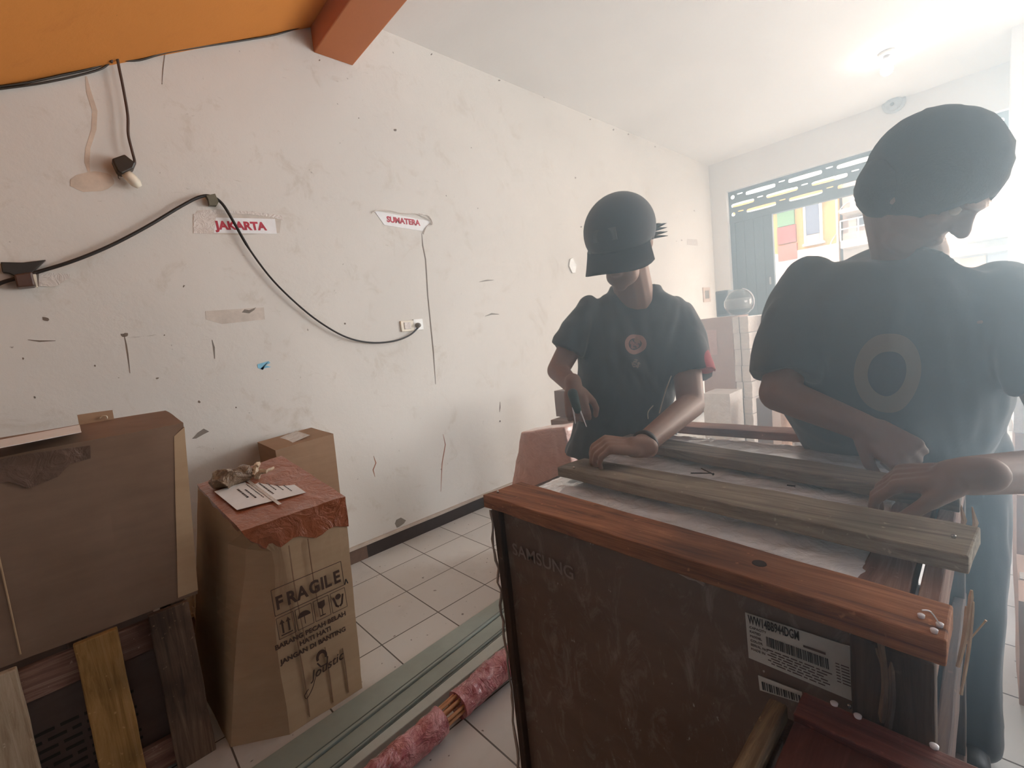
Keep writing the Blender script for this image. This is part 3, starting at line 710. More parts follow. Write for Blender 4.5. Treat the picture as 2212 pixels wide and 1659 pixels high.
# --- big flat carton resting on the slatted crate
bx = -1.86
tr = P(395, 913, 0, bx); tl = P(0, 987, 0, bx); br_ = P(428, 1283, 0, bx); zb_ = .548
sl = (tl.z - tr.z) / (tl.y - tr.y)
yl = -.75
c8 = [(-2.2, yl, zb_), (bx, yl, zb_), (bx, br_.y, zb_), (-2.2, br_.y, zb_), (-2.18, yl, tr.z + sl * (yl - tr.y) + .03), (bx, yl, tr.z + sl * (yl - tr.y)), tuple(tr), (-2.18, tr.y - .01, tr.z + .03)]
t = thing('large_carton', 'large brown carton resting on the slatted wooden crate at the left edge', 'carton', (-2.03, -.25, zb_))
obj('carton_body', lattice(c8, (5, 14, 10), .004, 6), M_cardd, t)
obj('corner_flap', lattice([(bx - .002, br_.y - .055, zb_ + .01), (bx + .004, br_.y - .055, zb_ + .01), (bx + .004, br_.y + .001, zb_ + .01), (bx - .002, br_.y + .001, zb_ + .01),
    (bx - .002, tr.y - .03, tr.z - .04), (bx + .003, tr.y - .03, tr.z - .04), (bx + .004, tr.y + .002, tr.z - .015), (bx - .002, tr.y + .002, tr.z - .015)], (1, 4, 10), .001, 2), M_cardl, t)
pts = [(0, 992), (60, 980), (195, 962), (196, 990), (150, 1003), (125, 1030), (60, 1055), (20, 1040), (0, 1045)]
obj('dark_tape', flat([P(u, v, 0, bx + .006) for u, v in pts], (1, 0, 0), .001), M_taped, t)
zq = lambda y: tr.z + sl * (y - tr.y) + .034
obj('white_strip', prism([P(u, v, 2, zq(-.1)) for u, v in [(-60, 962), (172, 918), (176, 934), (-60, 980)]], (0, 0, .001)), M_paper, t)
q0 = P(170, 913, 0, -2.17); q1 = P(247, 905, 0, -2.17); h0 = P(247, 885, 0, -2.17)
obj('raised_flap', rough_box((-2.175, q0.y, q0.z - .05), (-2.168, q1.y, h0.z), (1, 6, 3), .002, 0), M_card, t)
bm = nb(); tube(bm, spline([P(216, 903, 0, -2.16), P(222, 899, 0, -2.155), P(230, 899, 0, -2.15), P(231, 904, 0, -2.155)], 4), .0025, 5); obj('staple', bm, M_ivory, t)
bm = nb(); tube(bm, [(bx + .004, P(30, 1350, 0, bx).y, zb_ + .02), (bx + .004, P(0, 1210, 0, bx).y, .85), (bx + .004, P(-20, 1100, 0, bx).y, 1.0)], .002, 5); obj('crease', bm, M_cardl, t)
# --- slatted crate below it
cxf = -1.83; yR = P(412, 1300, 0, cxf).y; yL = -.95; ztop = .545
t = thing('slatted_crate', 'rough wooden crate with upright slats under the large carton', 'crate', (-2.1, -.35, 0))
def slat_at(u0, u1, v, m, seed, ztp=ztop):
    a = P(u0, v, 0, cxf).y; b = P(u1, v, 0, cxf).y
    obj('slat', rough_box((cxf - .022, a, .0), (cxf, b, ztp), (1, 2, 10), .003, .003, seed), m, t)
slat_at(-85, 42, 1470, M_wlight, 1); slat_at(158, 262, 1400, M_wyel, 2); slat_at(318, 412, 1325, M_wbrn, 3)
slat_at(-300, -190, 1560, M_wbrn, 4)
obj('top_rail', rough_box((cxf - .05, yL, .425), (cxf - .024, yR - .01, .522), (1, 16, 2), .003, .003, 5), M_wraily, t)
obj('bottom_rail', rough_box((cxf - .05, yL, .02), (cxf - .024, yR - .01, .11), (1, 16, 2), .003, .003, 6), M_wraily, t)
for x in (cxf - .10, -2.42): obj('post', rough_box((x, yR - .06, 0), (x + .045, yR - .012, .53), (1, 1, 8), .003, .003, 7), M_wbrn, t)
obj('back_rail', rough_box((-2.42, yL, .47), (-2.39, yR - .06, .545), (1, 10, 1), .003, .003, 8), M_wbrn, t)
for k, y in enumerate((yR - .05, yR - .3, yL + .1)): obj('cross_bar', rough_box((-2.42, y, .50 if k else .505), (cxf - .05, y + .04, .545), (8, 1, 1), .003, .003, 9 + k), M_wbrn, t)
obj('side_board', rough_box((-2.40, yR - .012, .30), (cxf - .10, yR, .40), (8, 1, 2), .003, .003, 12), M_wbrn, t)
c_ = thing('crated_carton', 'dark printed carton inside the slatted crate', 'carton', (-2.15, -.4, .0))
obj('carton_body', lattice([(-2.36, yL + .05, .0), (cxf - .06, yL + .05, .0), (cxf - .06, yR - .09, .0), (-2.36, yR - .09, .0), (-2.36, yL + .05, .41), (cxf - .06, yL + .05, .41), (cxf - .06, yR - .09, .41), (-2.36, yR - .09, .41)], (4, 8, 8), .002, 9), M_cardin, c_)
bm = nb()
for k in range(9):
    z = .30 - k * .027; y = -.28 + (k % 3) * .01
    while y < -.06:
        L = .02 + .02 * ((k * 3 + int(y * 100)) % 3); prism([(cxf - .0575, y, z), (cxf - .0575, y + L, z), (cxf - .0575, y + L, z + .009), (cxf - .0575, y, z + .009)], (.001, 0, 0), bm); y += L + .012
obj('print_lines', bm, M_ink, c_)
# silver foil between crate and fragile carton
bm = nb(); pts = [P(u, v, 1, .215) for u, v in [(408, 1290), (436, 1278), (441, 1312), (443, 1350), (446, 1395), (448, 1405), (430, 1428), (424, 1410), (438, 1392), (430, 1360), (430, 1315), (418, 1312)]]
prism(pts, (0, .004, 0), bm); bmesh.ops.triangulate(bm, faces=bm.faces[:]); bmesh.ops.subdivide_edges(bm, edges=bm.edges[:], cuts=3)
for v in bm.verts: v.co += noise.noise_vector(v.co * 45) * .012
tag(obj('foil_scrap', bm, M_foil), 'crinkled silver foil hanging between the slatted crate and the fragile carton', 'foil')
# ================================================================== FLOOR: PROFILES AND BUNDLE
def along(a, b, y):
    k = (y - a.y) / (b.y - a.y); return a.x + (b.x - a.x) * k
e0 = [(P(539, 1659, 2, .045), P(1061, 1303, 2, .045)), (P(652, 1659, 2, .045), P(1061, 1340, 2, .045)), (P(715, 1659, 2, .045), P(1065, 1375, 2, .045)), (P(765, 1659, 2, .03), P(1067, 1415, 2, .03))]
cols = (M_green, M_green, M_greenl); labs = ('green-grey metal profile nearest the fragile carton on the tiles', 'green-grey grooved metal profile in the middle of the three on the tiles', 'pale green metal profile beside the red wrapped bundle')
for k in range(3):
    L_, R_ = e0[k], e0[k + 1]; y0, y1 = -.6, 1.55
    hgt = .045 - .006 * k
    def q(s, y, z, e=0.0): return (along(*s, y) + e, y, z)
    bm = nb(); g = .0025
    x = [(q(L_, y, 0, g), q(R_, y, 0, -g)) for y in (y0, y1)]
    hexa(bm, [x[0][0], x[0][1], x[1][1], x[1][0]] + [(p[0], p[1], hgt) for p in (x[0][0], x[0][1], x[1][1], x[1][0])])
    bevel(bm, .004)
    t = thing('metal_profile', labs[k], 'metal profile', (x[0][0][0] * .5 + x[1][1][0] * .5, .85, 0), 'metal profiles on the tiles')
    obj('profile_body', bm, cols[k], t)
    bm = nb()
    for f in ((.9,), (.93,), (.10,))[k]:
        A = Vector(x[0][0]).lerp(Vector(x[0][1]), f); B = Vector(x[1][0]).lerp(Vector(x[1][1]), f); A.z = B.z = hgt
        tube(bm, [A, B], .0022, 6)
    obj('ridge', bm, plain('dark_green_edge', (.12, .14, .12), .4), t)
c1 = P(832, 1664, 2, .05); c2 = P(1072, 1449, 2, .05); dr = (c2 - c1).normalized(); Lc = (c2 - c1).length
t = thing('rod_bundle', 'bundle of thin wooden rods wrapped in shiny red film on the tiles', 'bundle', (c1.x, c1.y, 0))
def wrap(f0, f1, seed):
    bm = nb(); n = 40; pts = [c1 + dr * (Lc * (f0 + (f1 - f0) * k / n)) for k in range(n + 1)]
    tube(bm, pts, .047, 28)
    for v in bm.verts:
        d = v.co - c1; ax = d.dot(dr); rad = d - dr * ax
        if rad.length > .01: v.co += rad.normalized() * (noise.noise(v.co * 32 + Vector((seed, 0, 0))) * .007 + noise.noise(v.co * 11) * .006)
        v.co.z = max(v.co.z, .001)
    obj('red_film', bm, M_redwrap, t)
fa = (P(935, 1562, 2, .05) - c1).dot(dr) / Lc; fb = (P(962, 1532, 2, .05) - c1).dot(dr) / Lc
fa = .44; fb = .60
wrap(-1.2, fa, 1); wrap(fb, 2.2, 2)
sd = dr.cross(Vector((0, 0, 1))).normalized()
for k, (a, b) in enumerate(((-.030, .012), (-.016, .028), (.0, .034), (.016, .028), (.030, .012), (.0, .008), (-.02, .0), (.022, -.008), (.034, -.004))):
    bm = nb(); pts = [c1 + dr * (Lc * f) + sd * (a + .003 * math.sin(f * 5 + k)) + Vector((0, 0, b)) for f in (-.3, 0, .3, .5, .7, 1, 1.5)]
    tube(bm, pts, .0055, 8); obj('rod', bm, M_rod, t, smooth=True)
# ================================================================== MAIN CRATE AND THE WRAPPED CARTON
t = thing('wooden_crate', 'large open-topped wooden crate being nailed shut around a film-wrapped carton', 'crate', (-.42, 1.02, 0))
CR = t
def board(v4, z, th, m, seed, name='top_board', n=(22, 3, 1), big=.002):
    """top face given by four plan points (near-left, near-right, far-right, far-left)"""
    c = [(p[0], p[1], z - th) for p in v4] + [(p[0], p[1], z) for p in v4]
    bm = lattice(c, n, .0018, seed, None, 14)
    for v in bm.verts: v.co += noise.noise_vector(v.co * 2.5 + Vector((seed, 0, 0))) * big
    bevel_es = [e for e in bm.edges if len(e.link_faces) == 2 and e.link_faces[0].normal.angle(e.link_faces[1].normal, 0) > .8]
    bmesh.ops.bevel(bm, geom=bevel_es, offset=.0025, segments=2, affect='EDGES', profile=.5, clamp_overlap=True)
    return obj(name, bm, m, t)
def P2(u, v, z=.95): q = P(u, v, 2, z); return (q.x, q.y)
board([P2(1043, 1068), P2(2046, 1386), P2(2062, 1306), P2(1125, 1040)], .95, .030, M_wred, 1)
board([P2(1203, 1008, .962), P2(2092, 1202, .962), P2(2117, 1138, .962), P2(1262, 988, .962)], .962, .026, M_wgrey, 2)
a = P(1425, 966, 2, .955); b = P(1900, 1050, 2, .955); d = (b - a) / (b.x - a.x)
pl = a + d * (-.80 - a.x); prr = a + d * (-.04 - a.x)
board([(pl.x, pl.y), (prr.x, prr.y), (prr.x, prr.y + .09), (pl.x, pl.y + .085)], .955, .024, M_wgrey2, 3)
a = P(1480, 938, 2, .955); b = P(1725, 953, 2, .955); d = (b - a) / (b.x - a.x)
board([(-.80, 1.36), (-.04, 1.40), (-.04, 1.47), (-.80, 1.44)], .955, .024, M_wfar, 4)
xl, xr, yn, yf = -.80, -.045, .635, 1.43
obj('side_rail', rough_box((xl, yn, .865), (xl + .022, yf, .92), (1, 12, 1), .002, .002, 11), M_wdarkx, t)
obj('side_rail', rough_box((xr - .022, yn, .84), (xr, yf, .92), (1, 12, 1), .002, .002, 12), M_wraily, t)
obj('brace', rough_box((xr - .085, .72, .885), (xr - .03, 1.30, .918), (1, 8, 1), .002, .002, 13), M_wraily, t)
for k, (x, y) in enumerate(((xl, yn), (xr - .04, yn + .0), (xl, yf - .04), (xr - .04, yf - .04))):
    obj('corner_post', rough_box((x, y, 0), (x + (.022 if x < -.5 else .04), y + .045, .925), (1, 1, 14), .002, .003, 20 + k), M_wdark, t)
obj('front_board', rough_box((-.118, yn - .022, 0), (xr + .002, yn - .001, .905), (2, 1, 14), .003, .003, 25), M_wdark, t)
for z in (.1, .5): obj('side_rail', rough_box((xr - .02, yn, z), (xr, yf, z + .09), (1, 10, 1), .003, .003, 26), M_wdarkx, t)
for z in (.1, .5): obj('side_rail', rough_box((xl, yn + .04, z), (xl + .018, yf, z + .08), (1, 10, 1), .003, .003, 27), M_wdarkx, t)
for z in (.1, .5, .82): obj('back_rail', rough_box((xl, yf - .02, z), (xr, yf, z + .08), (10, 1, 1), .003, .003, 28), M_wdark, t)
# splinters of split wood at the right end
for k, (p0, p1, wd) in enumerate((((2099, 1275), (2070, 1440), .0055), ((2088, 1310), (2068, 1440), .004), ((2102, 1300), (2076, 1500), .004), ((2130, 1340), (2078, 1400), .002))):
    A = P(*p0, 1, .78); B = P(*p1, 1, .78); bm = nb()
    tube(bm, spline([A, lerp(A, B, .5) + Vector((.002, 0, .004)), B], 4), [.0015] + [wd * .5] * 5 + [wd * .5, wd * .4, .002], 5); obj('splinter', bm, M_splint, t)
for k, (p0, p1, wd) in enumerate((((1900, 1370), (1905, 1560), .007), ((1925, 1430), (1912, 1600), .006), ((1893, 1400), (1908, 1500), .004))):
    A = P(*p0, 1, yn - .026); B = P(*p1, 1, yn - .026); bm = nb()
    tube(bm, spline([A, lerp(A, B, .5) + Vector((.004, 0, 0)), B], 4), [.001] + [wd * .5] * 5 + [wd * .6, wd * .6, .002], 5); obj('splinter', bm, M_wbrn, t)
for k, (u, v) in enumerate(((2100, 1095), (2075, 1090), (2055, 1100), (2040, 1110))):
    A = P(u, v, 1, 1.05); bm = nb(); tube(bm, [A, A + Vector((.004, .01, -.03)), A + Vector((0, .01, -.06))], [.001, .004, .001], 5); obj('splinter', bm, M_splint, t)
# nails in the boards
def nail(u, v, z, r=.004, m=None, par=None, tall=.002):
    p = P(u, v, 2, z); obj('nail_head', lathe(nb(), (p.x, p.y, z - .003), [(r * .8, 0), (r, .003 + tall * .6), (r * .7, .003 + tall)], 12), m or M_galv, par or t, smooth=True)
for u, v in ((2018, 1362), (2030, 1349), (1990, 1330)): nail(u, v, .953, .0034)
for u, v in ((1075, 1062), (1240, 1010), (2060, 1158)): nail(u, v, .955 if u < 1100 else .965, .0028, M_steel)
bm = nb(); a = P(2030, 1349, 2, .957); b = P(1992, 1318, 2, .975); tube(bm, spline([a, lerp(a, b, .5) + Vector((0, 0, .006)), b], 4), .0008, 5); obj('plastic_thread', bm, M_galv, t)
obj('knot', lathe(nb(), (P(1640, 1217, 2, .951).x, P(1640, 1217, 2, .951).y, .9475), [(.011, 0), (.009, .004), (.004, .0043)], 12), plain('knot', (.03, .015, .01), .9), t)
# carton in the crate
t = thing('wrapped_carton', 'film-wrapped dusty brown carton with a barcode label inside the crate', 'carton', (-.45, 1.0, 0))
x0, x1, y0, y1, zt2 = -.783, -.125, .652, 1.385, .905
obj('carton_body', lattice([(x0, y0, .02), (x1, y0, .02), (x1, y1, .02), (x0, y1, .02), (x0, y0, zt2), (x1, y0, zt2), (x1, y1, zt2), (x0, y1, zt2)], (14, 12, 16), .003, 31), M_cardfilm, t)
bm = lattice([(x0 - .002, y0 + .012, zt2 + .002), (x1 + .004, y0 + .012, zt2 + .002), (x1 + .004, y1, zt2 + .002), (x0 - .002, y1, zt2 + .002), (x0, y0 + .012, zt2 + .016), (x1, y0 + .012, zt2 + .016), (x1, y1, zt2 + .016), (x0, y1, zt2 + .016)], (60, 60, 1), 0, 0)
for v in bm.verts:
    if v.co.z > zt2 + .005: v.co.z += .003 * noise.noise(Vector((v.co.x * 9, v.co.y * 40, 3))) + .003 * noise.noise(v.co * 55) - .006 * max(0, (v.co.x + .2) / .08) ** 2
obj('plastic_film', bm, M_film, t, smooth=True)
bm = nb()                                             # folded film hem along the front top edge
hem = [P(u, v, 1, y0 - .006) for u, v in [(1062, 1090), (1110, 1098), (1180, 1122), (1250, 1150), (1330, 1180), (1420, 1215), (1520, 1262)]]
tube(bm, spline(hem, 5), .0028, 6)
for v in bm.verts: v.co += noise.noise_vector(v.co * 60) * .004
obj('film_hem', bm, plain('dusty_film', (.36, .27, .22), .3, coat=.5), t)
bm = nb()
hem = [P(u, v, 1, y0 - .004) for u, v in [(1060, 1100), (1068, 1180), (1078, 1260), (1086, 1340), (1098, 1430), (1108, 1530), (1120, 1659)]]
tube(bm, spline(hem, 5), .0032, 6)
for v in bm.verts: v.co += noise.noise_vector(v.co * 50) * .006
obj('film_hem', bm, MATS['dusty_film'], t)
lq = [P(u, v, 1, y0 - .006) for u, v in [(1610, 1322), (1868, 1406), (1882, 1530), (1618, 1420)]]
LA, LB, LC, LD = lq
lab = obj('shipping_label', flat([LD + Vector((0, 0, 0)), LC, LB, LA], (0, -1, 0), .0012), plain('label_grey_white', (.52, .50, .46), .3, coat=.4), t)
def ll(a, b, off=.0025): return lerp(lerp(LA, LB, a), lerp(LD, LC, a), b) + Vector((0, -off, 0))
hx = (LB - LA).normalized(); vy = (LA - LD).normalized()
text_obj('label_text', 'WW14BB944DGM', ll(.03, .20), hx, vy, .0185, M_ink, lab, bold=.0003, xs=.44)
bm = nb(); k = .19; i = 0
while k < .72:
    wd = (.006, .011, .005, .014, .008)[i * 7 % 5]; prism([ll(k, .36), ll(k + wd, .36), ll(k + wd, .56), ll(k, .56)], (0, -.0004, 0), bm); k += wd + (.006, .010, .005)[i % 3]; i += 1
obj('barcode', bm, M_ink, lab)
for r, tx in enumerate(('CAPACITY', 'RATED', 'MODEL', 'COLOR', 'SERIAL NO', 'MADE IN')): text_obj('label_text', tx, ll(.035, .30 + r * .095), hx, vy, .0048, M_inkbrown, lab)
bm = nb()
for r in range(6):
    b = .62 + r * .055; k = .19 + (r % 2) * .03
    while k < .68: L = .03 + .05 * ((r * 5 + int(k * 40)) % 3) / 2; prism([ll(k, b), ll(k + L, b), ll(k + L, b + .018), ll(k, b + .018)], (0, -.0004, 0), bm); k += L + .015
for r in range(7):
    b = .38 + r * .055; k = .77
    while k < .95: L = .03 + .03 * ((r * 3 + int(k * 40)) % 3) / 2; prism([ll(k, b), ll(k + L, b), ll(k + L, b + .016), ll(k, b + .016)], (0, -.0004, 0), bm); k += L + .012
prism([ll(.52, .26), ll(.70, .26), ll(.70, .30), ll(.52, .30)], (0, -.0004, 0), bm)
obj('label_lines', bm, M_inkbrown, lab)
sq = [P(u, v, 1, y0 - .006) for u, v in [(1638, 1458), (1732, 1494), (1736, 1520), (1642, 1490)]]
s_ = obj('small_label', flat(sq[::-1], (0, -1, 0), .0012), MATS['label_grey_white'], t)
bm = nb()
for i, k in enumerate(np.linspace(.08, .92, 16)):
    wd = .02 + .02 * (i % 3 == 0); A = lerp(sq[0], sq[1], k); B = lerp(sq[3], sq[2], k); h = (sq[1] - sq[0]) * wd
    prism([lerp(A, B, .3) + Vector((0, -.0022, 0)), lerp(A, B, .3) + h + Vector((0, -.0022, 0)), lerp(A, B, .85) + h + Vector((0, -.0022, 0)), lerp(A, B, .85) + Vector((0, -.0022, 0))], (0, -.0004, 0), bm)
obj('barcode', bm, M_ink, s_)
a = P(1108, 1196, 1, y0 - .004); b = P(1262, 1262, 1, y0 - .004); d = b - a
text_obj('faded_print', 'SAMSUNG', a, d, d.cross(Vector((0, 1, 0))), d.length / 5.2, M_faint, t, bold=.0006)
# loose nails on the crate
nt_ = []
for k, (p0, p1) in enumerate((((1492, 1022), (1535, 1022)), ((1515, 1012), (1540, 1024)), ((1700, 1048), (1716, 1050)))):
    a = P(*p0, 2, .967); b = P(*p1, 2, .967)
    nt_.append(tag(obj('loose_nail', tube(nb(), [a, b, b + (b - a).normalized() * .001], [.0013, .0013, .003], 6), M_black), ('loose dark nail lying flat on the board near the hand with the bracelet', 'loose dark nail crossing the tip of the one near the bracelet', 'short loose dark nail furthest from the bracelet, towards the man')[k], 'nail', 'loose nails on the crate'))
# ================================================================== MAROON CRATE, FRONT RIGHT
ZM = .812
t = thing('maroon_crate', 'dark maroon wooden crate with white screw heads in the bottom right corner', 'crate', (-.08, .45, 0))
a = P(1735, 1492, 2, ZM); b = P(2130, 1655, 2, ZM); yA = a.y; xA = a.x
obj('top_batten', rough_box((xA, yA - .045, ZM - .02), (.03, yA, ZM), (10, 2, 1), .001, .002, 41), M_wmar, t)
obj('top_panel', rough_box((xA + .002, yA - .30, ZM - .035), (.03, yA - .046, ZM - .008), (6, 6, 1), .001, .002, 42), M_wmary, t)
c0 = P(1662, 1503, 2, ZM); c1_ = P(1712, 1512, 2, ZM)
obj('old_board', rough_box((c0.x, yA - .36, ZM - .022), (c1_.x - .002, c0.y, ZM), (3, 14, 1), .002, .003, 43), M_wold, t)
for k, (x, y) in enumerate(((xA - .04, yA - .05), (-.01, yA - .05), (xA - .04, yA - .32), (-.01, yA - .32))):
    obj('corner_post', rough_box((x, y, 0), (x + .035, y + .035, ZM - .036), (1, 1, 8), .001, .002, 44), M_wdark, t)
obj('side_panel', rough_box((xA - .03, yA - .32, .05), (xA - .01, yA - .02, ZM - .04), (1, 4, 6), .001, .002, 45), M_wdark, t)
for u, v in ((1802, 1520), (1853, 1547), (2018, 1612)): nail(u, v, ZM + .001, .0042)
for u, v in ((1906, 1600), (1835, 1524)): nail(u, v, ZM + .001 if v < 1590 else ZM - .008, .0025, M_steel)
# ================================================================== BEHIND THE CRATE AND BY THE DOOR
yp = 1.62
tl_ = P(1124, 934, 1, yp); tr_ = P(1218, 922, 1, yp); bl_ = P(1080, 1130, 1, yp)
bm = lattice([(bl_.x - .05, yp, 0), (tr_.x + .10, yp, 0), (tr_.x + .10, yp + .18, 0), (bl_.x - .05, yp + .18, 0), (tl_.x, yp, tl_.z), (tr_.x, yp, tr_.z), (tr_.x, yp + .12, tr_.z), (tl_.x, yp + .12, tl_.z)], (8, 4, 14), .006, 51, None, 16)
es = [e for e in bm.edges if len(e.link_faces) == 2 and e.link_faces[0].normal.angle(e.link_faces[1].normal, 0) > .8]
bmesh.ops.bevel(bm, geom=es, offset=.012, segments=3, affect='EDGES', profile=.5, clamp_overlap=True)
tag(obj('wrapped_package', bm, M_pinkwrap, smooth=True), 'pinkish film-wrapped package standing left of the boy in the cap', 'package')
def carton(name, label, a, b, m, cat='carton', group=None, seed=1, tape=True, amp=.003):
    loc = ((a[0] + b[0]) / 2, (a[1] + b[1]) / 2, a[2]); t = thing(name, label, cat, loc, group)
    x0, y0, z0 = a; x1, y1, z1 = b
    obj('carton_body', lattice([(x0, y0, z0), (x1, y0, z0), (x1, y1, z0), (x0, y1, z0), (x0, y0, z1), (x1, y0, z1), (x1, y1, z1), (x0, y1, z1)], (4, 4, 6), amp, seed), m, t)
    if tape:
        ym = (y0 + y1) / 2; bm = nb(); box(bm, (x0 + .004, ym - .025, z1 + .001), (x1 - .004, ym + .025, z1 + .003)); obj('tape', bm, M_cleartape, t)
    return t
a = P(1190, 907, 1, 2.35); b = P(1330, 907, 1, 2.35)
carton('carton', 'low brown carton behind the boy, right of the pink package', (a.x, 2.35, 0), (a.x + .42, 2.75, a.z), M_cardd, seed=61)
a2 = P(1206, 842, 1, 2.5)
carton('carton', 'brown carton standing on the low carton behind the boy', (a2.x, 2.45, a.z + .004), (a2.x + .25, 2.72, a2.z), M_cardd, seed=62)
# far stack near the door
g1 = P(1513, 690, 1, 4.75); g2 = P(1582, 690, 1, 4.75)
t = carton('tall_carton', 'tall brown carton with a paper sheet beside the wrapped stack', (g1.x, 4.75, 0), (g2.x - .005, 5.2, g1.z), M_cardp, seed=63)
obj('paper_sheet', bbox((g1.x + .04, 4.742, g1.z - .38), (g1.x + .16, 4.746, g1.z - .12)), M_pinkwrap, t)
sx0 = P(1583, 700, 1, 4.6).x; sx1 = P(1618, 700, 1, 4.6).x
src = None; nrow = 8; H0 = 1.262 / nrow
pos = ('at the bottom', 'second from the bottom', 'third from the bottom', 'fourth from the bottom', 'fourth from the top', 'third from the top', 'second from the top', 'at the top')
for k in range(nrow):
    lb = 'white film-wrapped flat package, ' + pos[k] + ' of the tall stack by the door'
    if src is None:
        src = thing('film_package', lb, 'package', ((sx0 + sx1) / 2, 4.83, 0), 'white wrapped packages stacked by the door')
        bm = lattice([(sx0, 4.6, .003), (sx1, 4.6, .003), (sx1, 5.06, .003), (sx0, 5.06, .003), (sx0, 4.6, H0 - .003), (sx1, 4.6, H0 - .003), (sx1, 5.06, H0 - .003), (sx0, 5.06, H0 - .003)], (4, 10, 3), .005, 70, None, 25)
        obj('package_body', bevel(bm, .003, 1), M_whitewrap, src)
        bm = nb(); xs = sx0 + (sx1 - sx0) * .45; tube(bm, [(xs, 4.594, 0.0), (xs, 4.594, H0)], .003, 6); obj('strap', bm, M_black, src)
    else:
        c = src.copy(); COL.objects.link(c); c.location = (src.location.x + random.uniform(-.006, .006), src.location.y, k * H0); c['label'] = lb
        for ch in list(src.children): d_ = ch.copy(); COL.objects.link(d_); d_.parent = c
carton('carton', 'pinkish carton stack column right behind the white wrapped packages', (sx1 + .05, 4.85, 0), (sx1 + .36, 5.3, 1.25), M_cardp, seed=64)
bm = nb(); ell(bm, (sx1 + .17, 5.02, 1.31), (.15, .14, .065), None, 4)
for v in bm.verts: v.co += noise.noise_vector(v.co * 14) * .02; v.co.z = max(v.co.z, 1.256)
tag(obj('plastic_bag', bm, M_whitewrap), 'pale plastic bag lying on the pinkish carton column by the door', 'bag')
w1 = P(1518, 850, 1, 4.2); w2 = P(1576, 850, 1, 4.2)
carton('wrapped_box', 'white film-wrapped box standing in front of the tall brown carton', (w1.x, 4.2, 0), (w2.x, 4.5, w1.z), M_whitewrap, 'package', seed=65, tape=False)
r1 = P(1682, 872, 1, 4.0); r2 = P(1704, 872, 1, 4.0)
t = thing('paper_roll', 'pale orange upright roll standing right of the white wrapped stack', 'roll', ((r1.x + r2.x) / 2, 4.04, 0))
rr = (r2.x - r1.x) / 2
obj('roll_body', lathe(nb(), ((r1.x + r2.x) / 2, 4.04, 0), [(rr, 0), (rr, r1.z), (rr * .6, r1.z), (rr * .6, r1.z - .03)], 24), plain('peach_roll', (.75, .48, .32), .5), t, smooth=False)
s1_ = P(1650, 845, 1, 4.35); carton('carton', 'low brown carton between the white stack and the orange roll', (s1_.x, 4.15, 0), (s1_.x + .12, 4.5, s1_.z - .03), M_cardd, seed=66)
bm = nb(); g = P(1713, 900, 1, 4.1); ell(bm, (g.x, 4.1, g.z - .05), (.05, .07, .10), None, 3)
bm2 = lathe(nb(), (g.x + .06, 4.1, 0), [(.055, 0), (.06, .1), (.05, g.z - .06), (.035, g.z + .02), (.02, g.z + .06)], 20); bm.free()
tag(obj('grey_canister', bm2, plain('grey_canister', (.42, .40, .38), .4), smooth=True), 'grey rounded canister right of the orange roll', 'canister')
# helmet on the stack
hc = P(1597, 654, 1, 4.82); hr = .135
t = thing('helmet', 'dark motorcycle helmet with a shiny visor on top of the wrapped stack', 'helmet', (hc.x, 4.82, hc.z - hr * .9))
M_hel = plain('helmet_shell', (.09, .10, .105), .25, coat=.8)
bm = nb(); bmesh.ops.create_uvsphere(bm, u_segments=32, v_segments=20, radius=hr)
for v in bm.verts:
    v.co.z = max(v.co.z, -hr * .88); v.co.y *= 1.1; v.co += Vector((hc.x, 4.82, hc.z))
obj('shell', bm, M_hel, t, smooth=True)
bm = nb(); bmesh.ops.create_uvsphere(bm, u_segments=32, v_segments=20, radius=hr * 1.03)
for v in list(bm.verts):
    if v.co.y > -.02 or v.co.z > hr * .38 or v.co.z < -hr * .55: bm.verts.remove(v)
for v in bm.verts: v.co.y *= 1.1; v.co += Vector((hc.x, 4.82, hc.z))
g_ = bm.faces[:]; bmesh.ops.solidify(bm, geom=g_, thickness=.003)
obj('visor', bm, plain('visor', (.24, .25, .25), .06, coat=1), t, smooth=True)
bm = nb(); tube(bm, [(hc.x + hr * 1.03 * math.cos(a), 4.81, hc.z + hr * 1.03 * math.sin(a)) for a in np.linspace(-.6, 1.3, 14)], .008, 6); obj('trim_strip', bm, M_galv, t, smooth=True)
bg0 = P(1550, 690, 1, 5.35); t = thing('speaker_box', 'dark upright box standing on the tall carton left of the helmet', 'box', (bg0.x + .09, 5.05, g1.z + .005))
sx = P(1549, 640, 1, 5.0).x; ex_ = P(1577, 640, 1, 5.0).x; tz = P(1560, 628, 1, 5.0).z
obj('casing', bevel(bbox((sx, 4.95, g1.z + .006), (ex_ - .0, 5.12, tz)), .012), plain('charcoal_case', (.12, .12, .115), .6), t)
obj('front_cloth', bevel(bbox((sx + .02, 4.943, g1.z + .03), (ex_ - .02, 4.951, tz - .03)), .003), M_black, t)
# right edge of the frame
def rbox(label, x, y0, y1, z0, z1, m, seed): return carton('carton', label, (x, y0, z0), (x + .40, y1, z1), m, seed=seed)
rbox('reddish carton on the tiles at the right edge, right of the man\'s leg', P(2203, 1290, 1, 1.95).x, 1.95, 2.3, 0, .345, M_cardp, 81)
rbox('pale carton behind the reddish one at the right edge', P(2196, 1120, 1, 2.5).x, 2.5, 2.95, 0, .50, M_cardp, 82)
rbox('tall pale carton under the wrapped bale at the right edge', P(2192, 1000, 1, 3.1).x, 3.1, 3.6, 0, .60, M_cardp, 83)
carton('wrapped_bale', 'white film-wrapped bale on the tall carton at the right edge', (P(2190, 900, 1, 3.12).x, 3.12, .604), (P(2190, 900, 1, 3.12).x + .4, 3.58, .95), M_whitewrap, 'package', seed=84, tape=False, amp=.008)
